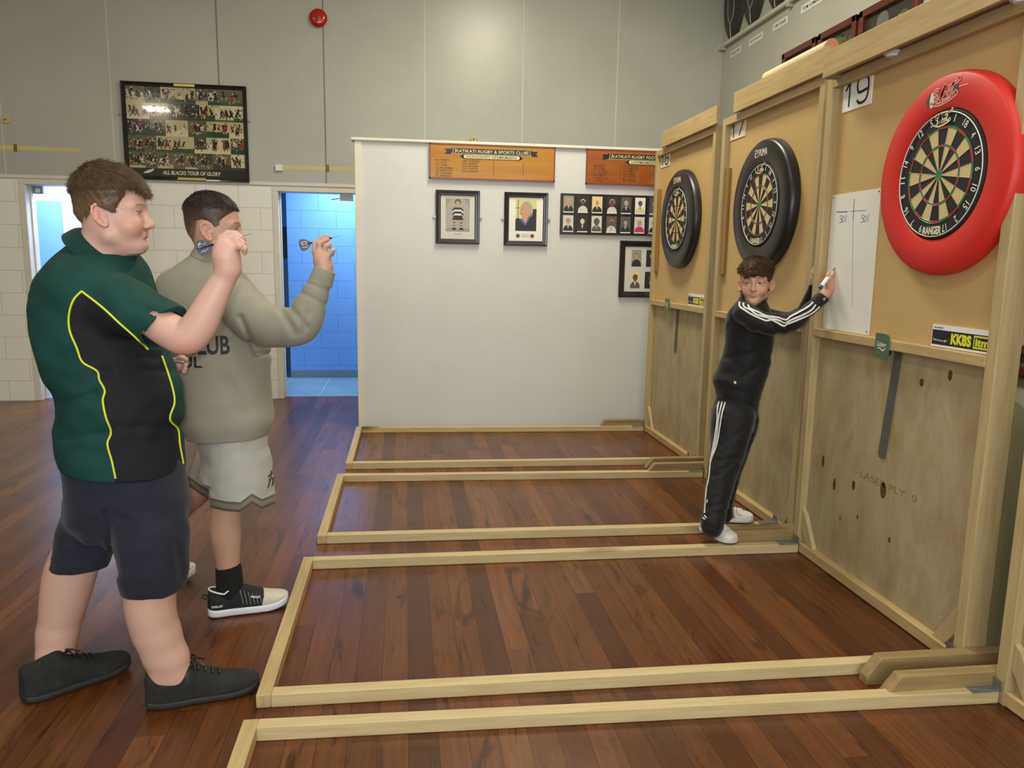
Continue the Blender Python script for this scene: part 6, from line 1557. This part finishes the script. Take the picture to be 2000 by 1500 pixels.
    ank = pc([(262, 1108, 24, 3.33), (270, 1080, 28, 3.33)])
    shoe(root, t, (-1.205, 3.315), (-.925, 3.365), .01, 0, prof, ank, ms, (0, 0), toecap=.67, sole=.038, spring=.018, voxel=.003)
    # ---- dart
    z3 = lambda x, y, dy: J(360 + x / 5.356, 420 + y / 5.356, Yh + dy)
    fm = [plain('flight_black', S(34, 36, 36), .35), M['white']]
    def deco(mb, P, w_, m_):
        for sg in (1, -1):
            for c0 in (-.006, .005):
                ring_ = [P(.12) + (P(.03) - P(0)).normalized() * (.011 * math.cos(2 * PI * k / 12)) * -1 + w_ * (c0 + .0045 * math.sin(2 * PI * k / 12)) + m_ * sg * .0007 for k in range(12)]
                for k in range(12):
                    a, b_ = ring_[k], ring_[(k + 1) % 12]; mb.poly([a, b_, b_ + w_ * .0018, a + w_ * .0018], 1)
            a = P(.18) + m_ * sg * .0008; f = (P(.02) - P(0)).normalized() * .011; mb.poly([a - w_ * .011, a - w_ * .0095, a - w_ * .0095 - f * 1.5, a - w_ * .011 - f * 1.5], 1)
    dart(z3(1632, 218, .018), z3(1205, 322, .018), 'dart with black flight held up by the boy in the grey sweatshirt', plain('barrel_black', S(30, 30, 34), .3, .6), fm, deco)
boy_grey()

# ================================================================== the boy in the black tracksuit
def boy_black():
    root = np.array([1.64, 3.6, 0.045])
    t = empty('person', tuple(root), 'boy in black striped tracksuit and white sneakers leaning to write on the scoring board', 'person')
    er = unit((.907, -.42, 0)); ed = np.array([-er[1], er[0], 0]); up = W3(0, 0, 1)
    H = Head((1.694, 3.58, 1.218), -2.133, -.041, .029, .965)
    o = J(1440, 790, 3.64); o = np.array([o[0], o[1], 0.])
    TR = rows_px([(793, 1410, 1474, .09, .10, 3.66), (782, 1403, 1484, .105, .11, 3.66), (762, 1396, 1490, .11, .115, 3.66), (742, 1392, 1496, .11, .115, 3.655), (722, 1402, 1503, .11, .115, 3.65), (690, 1413, 1509, .11, .12, 3.64), (658, 1414, 1512, .11, .13, 3.63), (630, 1416, 1512, .105, .14, 3.62), (610, 1421, 1508, .095, .135, 3.615), (597, 1430, 1502, .08, .11, 3.61), (587, 1440, 1497, .06, .075, 3.61), (577, 1446, 1494, .05, .055, 3.60)], o, up, er, 3.64)
    B = Body(); rows = [tuple(q if i < 5 else q * (1 if r[0] > .085 else (.66 + .34 * max(0, r[0]) / .085)) for i, q in enumerate(r)) for r in HEADROWS]
    H.build(B, cheek=-.003, jaw=.55, nose=.78, ears=.95, earout=.12, mouth=.78, rows=rows)
    B.cone(H.w(-.02, 0, .05), J(1472, 588, 3.61), .043, .05, .03)
    B.loft(o, up, er, inset(TR, .016), k=.03)
    B.limb(pc([(1452, 612, 14, 3.51), (1500, 632, 14, 3.43), (1545, 630, 13.5, 3.38), (1577, 608, 11.5, 3.37), (1606, 580, 10, 3.36), (1613, 573, 10, 3.36)]), .012)
    # near hand, holding the marker
    hp = lambda L, k=.0026: B.chain([(J(1390 + x / 7.407, 480 + y / 7.407, Y), r) for x, y, Y, r in L], k)
    hp([(1650, 700, 3.36, .023), (1715, 610, 3.355, .026), (1755, 550, 3.35, .026)], .012)
    kn = [(1700, 475, 3.335), (1745, 440, 3.345), (1785, 450, 3.355), (1812, 490, 3.365)]
    for x, y, Y in kn: hp([(1740, 570, 3.352, .018), (x, y, Y, .0125)], .012)
    hp([(1790, 465, 3.345, .0125), (1768, 385, 3.345, .0100), (1725, 365, 3.335, .0090), (1706, 400, 3.325, .0080)])
    hp([(1812, 480, 3.352, .0125), (1815, 405, 3.352, .0100), (1775, 385, 3.34, .0090), (1745, 430, 3.33, .0080)])
    hp([(1830, 505, 3.362, .0122), (1828, 440, 3.362, .0098), (1792, 425, 3.348, .0088), (1765, 465, 3.335, .0078)])
    hp([(1832, 540, 3.372, .0115), (1826, 490, 3.372, .0090), (1796, 475, 3.358, .0082), (1772, 500, 3.345, .0072)])
    hp([(1690, 600, 3.340, .0115), (1668, 500, 3.328, .0100), (1682, 430, 3.322, .0096), (1700, 385, 3.325, .0080)], .006)
    # far arm, hand flat on the post
    B.limb(pc([(1500, 622, 14, 3.72), (1533, 624, 11, 3.66), (1566, 610, 10, 3.58), (1582, 580, 8.5, 3.54), (1589, 548, 7.6, 3.50), (1592, 538, 7.6, 3.50)]), .012)
    hp([(1495, 450, 3.50, .021), (1510, 380, 3.495, .022), (1540, 310, 3.492, .020)], .012)
    for i, (a, m_, e_) in enumerate((((1515, 290), (1570, 235), (1630, 195)), ((1530, 290), (1590, 220), (1645, 190)), ((1545, 300), (1600, 240), (1648, 210)), ((1555, 315), (1600, 265), (1640, 235)))):
        Y = 3.480 + .008 * i; hp([(1520, 370, 3.492, .014), (*a, Y, .0105)], .01); hp([(*a, Y, .0105), (*m_, Y, .0088), (*e_, Y - .004, .0072)])
    hp([(1500, 400, 3.475, .012), (1535, 330, 3.455, .0105), (1575, 300, 3.452, .0085)], .006)
    B.limb(pc([(1432, 815, 30, 3.62), (1424, 870, 25, 3.585), (1413, 915, 21, 3.55), (1404, 960, 18, 3.51), (1398, 1000, 15, 3.475), (1398, 1030, 14, 3.46)]), .01)
    B.limb(pc([(1447, 815, 25, 3.70), (1438, 870, 20, 3.71), (1424, 920, 16, 3.725), (1416, 965, 14, 3.74), (1418, 1000, 13, 3.75), (1422, 1012, 13, 3.75)]), .01)
    vq = B.mesh(.0026); v = vq[0]
    c = H.colour(v, (.54, .315, .21), (.55, .26, .18), (.46, .20, .16), (.07, .042, .028), blushamt=.3, earred=.35, brow_w=1.2)
    put('body', vq, skin_mat('skin_tan'), t, cols=c, org=root)
    H.eyes(t, IR['brown'], (1, -.10, .0), root)
    # ---- hair: tousled, lighter on top
    poly = [(.150, .1385), (.100, .1375), (.075, .138), (.058, .139), (.050, .118), (.036, .104), (.022, .104), (.016, .122), (-.004, .128), (-.024, .120), (-.036, .098), (-.040, .062), (-.16, .062), (-.16, .32), (.16, .32)]
    hm = hair_mat('hair_tousled', [(0, S(36, 24, 15)), (.5, S(66, 45, 26)), (.85, S(112, 80, 44)), (1, S(142, 106, 62))])
    hair_build(root, t, H, poly, lambda z: .003 + .011 * min(1, max(0, (z - .13) / .07)), hm, 15000, lambda L: np.where(L[:, 2] > .16, .024, np.where(L[:, 0] > .06, .016, .007)), .00075, (-.05, .0, .21), 71, .17, noise=(60, .004), grav=.3, fwd=.8, curl=.25, fringe=(0, 1))
    # ---- jacket
    blk = cloth_mat('tracksuit_black', S(22, 22, 25), .15, 700, .65, .12, sheen=.15); wt = plain('stripe_white', S(214, 212, 208), .6)
    G = Body(); G.loft(o, up, er, TR, k=.02)
    G.limb(pc([(1452, 612, 23, 3.51), (1485, 630, 23, 3.45), (1520, 634, 21.5, 3.41), (1546, 630, 20, 3.38), (1575, 609, 17, 3.37), (1596, 591, 13.5, 3.36), (1607, 581, 12, 3.36)]), .012)
    G.limb(pc([(1495, 620, 19, 3.71), (1533, 624, 17, 3.66), (1566, 610, 14, 3.58), (1582, 580, 11.5, 3.54), (1587, 558, 9.5, 3.51), (1590, 544, 8.6, 3.50)]), .010)
    G.cut(J(1609, 580, 3.36), J(1613, 573, 3.36) - J(1600, 588, 3.36), J(1609, 580, 3.36) - .08, J(1609, 580, 3.36) + .08); G.cone(J(1606, 583, 3.36), J(1620, 567, 3.36), JR(11.3, J(1606, 583, 3.36)), JR(11.3, J(1606, 583, 3.36)), .002, 's')
    G.cone(J(1472, 584, 3.605), H.w(-.02, 0, .05), .052, .05, .004, 's')
    G.disp(wob(61, 30, .004, 8, (1, 1, .9))); G.disp(wob(62, 75, .0014))
    def cr(P):
        q = proj(P); d = 0
        for (a_, b_, dep, w_) in (((1500, 622), (1525, 660), .009, 5), ((1520, 618), (1545, 650), .008, 4), ((1470, 690), (1415, 700), .006, 6), ((1500, 700), (1440, 745), .006, 6), ((1395, 742), (1440, 752), -.006, 8), ((1480, 650), (1500, 690), .005, 6), ((1560, 600), (1590, 625), .005, 4)):
            a_, b_ = np.array(a_, float), np.array(b_, float); e = b_ - a_; w = q - a_; tt = np.clip((w @ e) / (e @ e), 0, 1)
            d = d + dep * np.exp(-((w - tt[..., None] * e) ** 2).sum(-1) / (w_ * w_))
        return d
    G.disp(cr)
    vg = G.mesh(.0040); jk, _ = put('jacket', vg, blk, t, org=root, relax=2); b = bvh(vg)
    for c_, st in (('a', [(1444.7, 589.4), (1445.4, 598.8), (1457.5, 607.6), (1471, 615.7), (1484.5, 621.8), (1496.7, 626.5), (1507.5, 625), (1519.6, 631), (1530.4, 636.6), (1538.5, 632.6), (1565.5, 621.8), (1585.8, 611.6), (1600.6, 598.8)]),
                   ('b', [(1452, 592), (1453.5, 599.5), (1465.6, 605.6), (1476.4, 613.7), (1492.6, 619), (1503.4, 621.8), (1518.3, 625), (1533, 630.5), (1545.3, 625), (1565.5, 616.4), (1584.4, 605.6), (1593.2, 594.8)]),
                   ('c', [(1460.2, 595.4), (1465.6, 602.9), (1481.8, 610.3), (1492.6, 615.7), (1506, 618.4), (1522.3, 621), (1535.8, 624.5), (1543.9, 618.4), (1564.2, 607.6), (1579, 598.8), (1588.5, 590)])):
        mb = MB(); ribbon(mb, b, st, 3.1, .0022, 5)
        if mb.v: mb.build('sleeve_stripe', wt, jk, org=root)
    C = Body(); cc = J(1471, 585, 3.605); cax = unit(H.w(-.02, 0, .06) - J(1472, 592, 3.61)); f_ = H.R[:, 0]
    def gap(P):
        q = P - cc; q = q - (q @ cax)[..., None] * cax; return .022 - np.abs(q @ np.cross(cax, unit((-.15, -.99, 0)))) if False else np.full(P.shape[:-1], -1.)
    C.shell(cc, cax, er, .060, .058, [(1.12, -.022), (1.0, .0), (1.04, .034)], .0042)
    put('collar', C.mesh(.003), blk, jk, org=root, relax=1)
    mb = MB(); p0 = hit(b, 1436, 747)
    if p0 is not None:
        for k, (dx, dy) in enumerate(((-1.2, -1.5), (0.8, 0.2), (-.8, 1.6))):
            ribbon(mb, b, [(1436 + dx - 1.6, 747 + dy), (1436 + dx + 1.6, 747 + dy)], 2.2, .002, 2)
    mb.build('zip_badge', plain('badge_gold', S(222, 206, 150), .4), jk, org=root)
    # ---- trousers
    K = Body(); K.loft(o, up, er, rows_px([(840, 1387, 1470, .10, .105, 3.65), (820, 1388, 1474, .10, .11, 3.655), (800, 1390, 1481, .10, .11, 3.66), (780, 1398, 1484, .10, .105, 3.66), (765, 1402, 1484, .09, .10, 3.66)], o, up, er, 3.65), k=.02)
    K.limb(pc([(1432, 815, 43, 3.62), (1424, 870, 37, 3.585), (1413, 915, 31, 3.55), (1404, 960, 27, 3.51), (1396, 1000, 24, 3.475), (1391, 1018, 24, 3.46), (1390, 1030, 22, 3.455)]), .014)
    K.limb(pc([(1447, 815, 36, 3.70), (1438, 870, 29, 3.71), (1424, 920, 24, 3.725), (1414, 965, 22, 3.74), (1410, 995, 20, 3.745), (1410, 1004, 20, 3.745)]), .014)
    K.disp(wob(81, 36, .004, 8, (1, 1, .7))); K.disp(wob(82, 90, .0013))
    def cr3(P):
        q = proj(P); d = 0
        for (a_, b_, dep, w_) in (((1430, 905), (1395, 930), .007, 5), ((1440, 895), (1405, 900), .006, 5), ((1425, 980), (1385, 990), .005, 4), ((1450, 840), (1410, 870), .004, 6), ((1420, 1000), (1380, 1008), .005, 4)):
            a_, b_ = np.array(a_, float), np.array(b_, float); e = b_ - a_; w = q - a_; tt = np.clip((w @ e) / (e @ e), 0, 1)
            d = d + dep * np.exp(-((w - tt[..., None] * e) ** 2).sum(-1) / (w_ * w_))
        return d
    K.disp(cr3)
    vk = K.mesh(.0040); tr, _ = put('trousers', vk, blk, t, org=root, relax=2); b = bvh(vk)
    for st in ([(1405, 784), (1401.7, 798), (1401, 820), (1396.5, 853), (1391, 884), (1387, 904)], [(1410.7, 785), (1406, 805), (1402.8, 825), (1399.8, 853), (1394, 880), (1389, 900)],
               [(1416.7, 786), (1410.7, 806.5), (1406.5, 832), (1402.8, 856), (1398.5, 874), (1392.5, 889), (1388, 904), (1386, 922), (1384.5, 935), (1380.5, 953), (1378.8, 970), (1377.7, 985), (1376.5, 1002)]):
        mb = MB(); ribbon(mb, b, st, 2.5, .0022, 5)
        if mb.v: mb.build('leg_stripe', wt, tr, org=root)
    mb = MB()
    for p in ([(1382, 976), (1381, 982)], [(1376, 1006), (1380, 1012)], [(1373, 1010), (1377, 1015)]): ribbon(mb, b, p, 2.2, .002, 2)
    if mb.v: mb.build('ankle_logo', wt, tr, org=root)
    # ---- white sneakers
    ms = {'upper': plain('leather_white', S(222, 218, 210), .4), 'sole': [plain('sneaker_sole', S(214, 212, 208), .5), plain('outsole_navy', S(30, 34, 54), .6)], 'lace': M['white']}
    prof = [(0, .018, .06), (.03, .032, .085), (.12, .037, .095), (.25, .038, .098), (.36, .039, .100), (.47, .042, .088), (.60, .045, .074), (.74, .046, .064), (.87, .042, .054), (.95, .030, .044), (.99, .016, .034), (1, .008, .028)]
    nv = plain('swoosh_navy', S(34, 38, 62), .45)
    for (hl, tl, z0, px_, Y, side) in (((1.515, 3.625), (1.592, 3.415), .046, [(1397, 1030, 16, 3.5), (1395, 1008, 19, 3.5)], 3.47, 1), ((1.61, 3.775), (1.835, 3.735), .046, [(1424, 1004, 15, 3.75), (1424, 985, 18, 3.75)], 3.75, -1)):
        ob2, sb, T, Ls = shoe(root, t, hl, tl, z0, 0, prof, pc(px_), ms, (0, 0), laces=(6, .72, .42, .018), sole=.030, spring=.010, voxel=.0028, soletone=True)
        mb = MB(); xs = T(1, 0, 0) - T(0, 0, 0); ys = T(0, 1, 0) - T(0, 0, 0)
        for sd_ in (1, -1):
            def at(s_, z_):
                r_ = sb.ray_cast(Vector(T(s_ * Ls, sd_ * .2, z_)), Vector(-ys * sd_)); return None if r_[0] is None else np.array(r_[0]) + np.array(ys * sd_) * .0012
            lo = [at(.10 + .06 * k, .036 + .010 * (max(0, k - 3) / 4) ** 1.5 - .004 * math.sin(k * .45)) for k in range(8)]
            hi = [at(.10 + .06 * k, [.068, .060, .053, .049, .047, .047, .049, .0525][k]) for k in range(8)]
            for a, b_, c_, d_ in zip(lo[:-1], lo[1:], hi[1:], hi[:-1]):
                if all(q is not None for q in (a, b_, c_, d_)): mb.poly([a, b_, c_, d_])
            for s_, z_ in ((.60, .052), (.66, .047)):
                p = at(s_, z_)
                if p is not None: mb.poly([p - xs * .008 - np.array([0, 0, .004]), p - xs * .004 - np.array([0, 0, .005]), p + xs * .008 + np.array([0, 0, .005]), p + xs * .004 + np.array([0, 0, .005])])
        mb.build('side_logo', nv, ob2, org=root)
    # ---- marker pen in his hand
    z4 = lambda x, y, Y: J(1390 + x / 7.407, 480 + y / 7.407, Y)
    a, b_ = z4(1568, 612, 3.305), z4(1785, 310, 3.335); d = unit(b_ - a); Lp = np.linalg.norm(b_ - a)
    e = empty('marker_pen', tuple(a), 'white marker pen with blue end held against the scoring board by the boy in black', 'pen')
    MB().tube([tuple(d * q * Lp) for q in (0, .10, .11)], [.0085, .009, .008], 14).build('end_cap', plain('pen_blue', S(40, 66, 160), .35), e, 40)
    MB().tube([tuple(d * q * Lp) for q in (.10, .72, .80)], [.0088, .0088, .006], 14).build('barrel', M['white'], e, 40)
    MB().tube([tuple(d * q * Lp) for q in (.80, .93, .97, 1.0)], [.0055, .005, .003, .0022], 12).build('nib', plain('nib_orange', S(150, 120, 110), .5), e, 40)
boy_black()
# ------------------------------------------------------------------ camera
cam = bpy.data.cameras.new('camera'); cam.sensor_width = 36; cam.lens = 36 * 1498.4 / 2000; cam.clip_start = 0.05
co = bpy.data.objects.new('camera', cam); COL.objects.link(co); SC.camera = co
yaw, pit, rol = .138316895, .157196907, -.0165713196
fw = Vector((math.sin(yaw) * math.cos(pit), math.cos(yaw) * math.cos(pit), -math.sin(pit)))
rt = Vector((math.cos(yaw), -math.sin(yaw), 0)); dn = fw.cross(rt)
r2 = rt * math.cos(rol) + dn * math.sin(rol); d2 = -rt * math.sin(rol) + dn * math.cos(rol)
mw = Matrix.Identity(4)
for i in range(3): mw[i][0] = r2[i]; mw[i][1] = -d2[i]; mw[i][2] = -fw[i]
mw[2][3] = 1.4
co.matrix_world = mw

# ------------------------------------------------------------------ lights
def area(name, loc, sx, sy, power, col, rot=(0, 0, 0)):
    l = bpy.data.lights.new(name, 'AREA'); l.shape = 'RECTANGLE'; l.size = sx; l.size_y = sy; l.energy = power; l.color = col
    o = bpy.data.objects.new(name, l); COL.objects.link(o); o.location = loc; o.rotation_euler = rot; return o
warm = (1.0, 0.94, 0.74)
for x, y, p in ((-3.0, 3.4, 26), (1.0, 5.1, 120), (-.6, 2.2, 34), (1.5, .6, 40)): area('ceiling_lamp', (x, y, 4.38), .5, 1.3, p, warm)
area('ceiling_downlight', (-5.04, -1.5, 4.38), .42, .42, 50, warm)
area('window_daylight', (.2, -3.15, 2.0), 5.0, 1.5, 170, (.90, .97, 1.0), (PI / 2, 0, 0))
fl = bpy.data.lights.new('camera_flash', 'POINT'); fl.energy = 75; fl.shadow_soft_size = .03; fl.color = (.96, .99, 1.0)
fo = bpy.data.objects.new('camera_flash', fl); COL.objects.link(fo); fo.location = (-.05, .02, 1.47)
area('washroom_daylight_fill', (-3.2, 8.7, 2.45), 1.4, .8, 60, (.9, .96, 1.0))  # added overhead light, stands in for the daylight in the washroom
area('passage_daylight_fill', (-.6, 8.75, 2.45), .8, .6, 42, (.85, .93, 1.0))  # unseen fill added under the passage ceiling in place of its daylight
w = bpy.data.worlds.new('world'); SC.world = w; w.use_nodes = True
w.node_tree.nodes['Background'].inputs[0].default_value = (.5, .55, .6, 1); w.node_tree.nodes['Background'].inputs[1].default_value = .2
vs = SC.view_settings; vs.view_transform = 'Standard'; vs.look = 'None'; vs.exposure = 0.0; vs.gamma = 1.0; vs.use_curve_mapping = False
SC.display_settings.display_device = 'sRGB'
SC.cycles.use_denoising = True
SC.cycles.max_bounces = 6; SC.cycles.diffuse_bounces = 4; SC.cycles.glossy_bounces = 3; SC.cycles.transmission_bounces = 3
SC.cycles.caustics_reflective = False; SC.cycles.caustics_refractive = False; SC.cycles.sample_clamp_indirect = 6
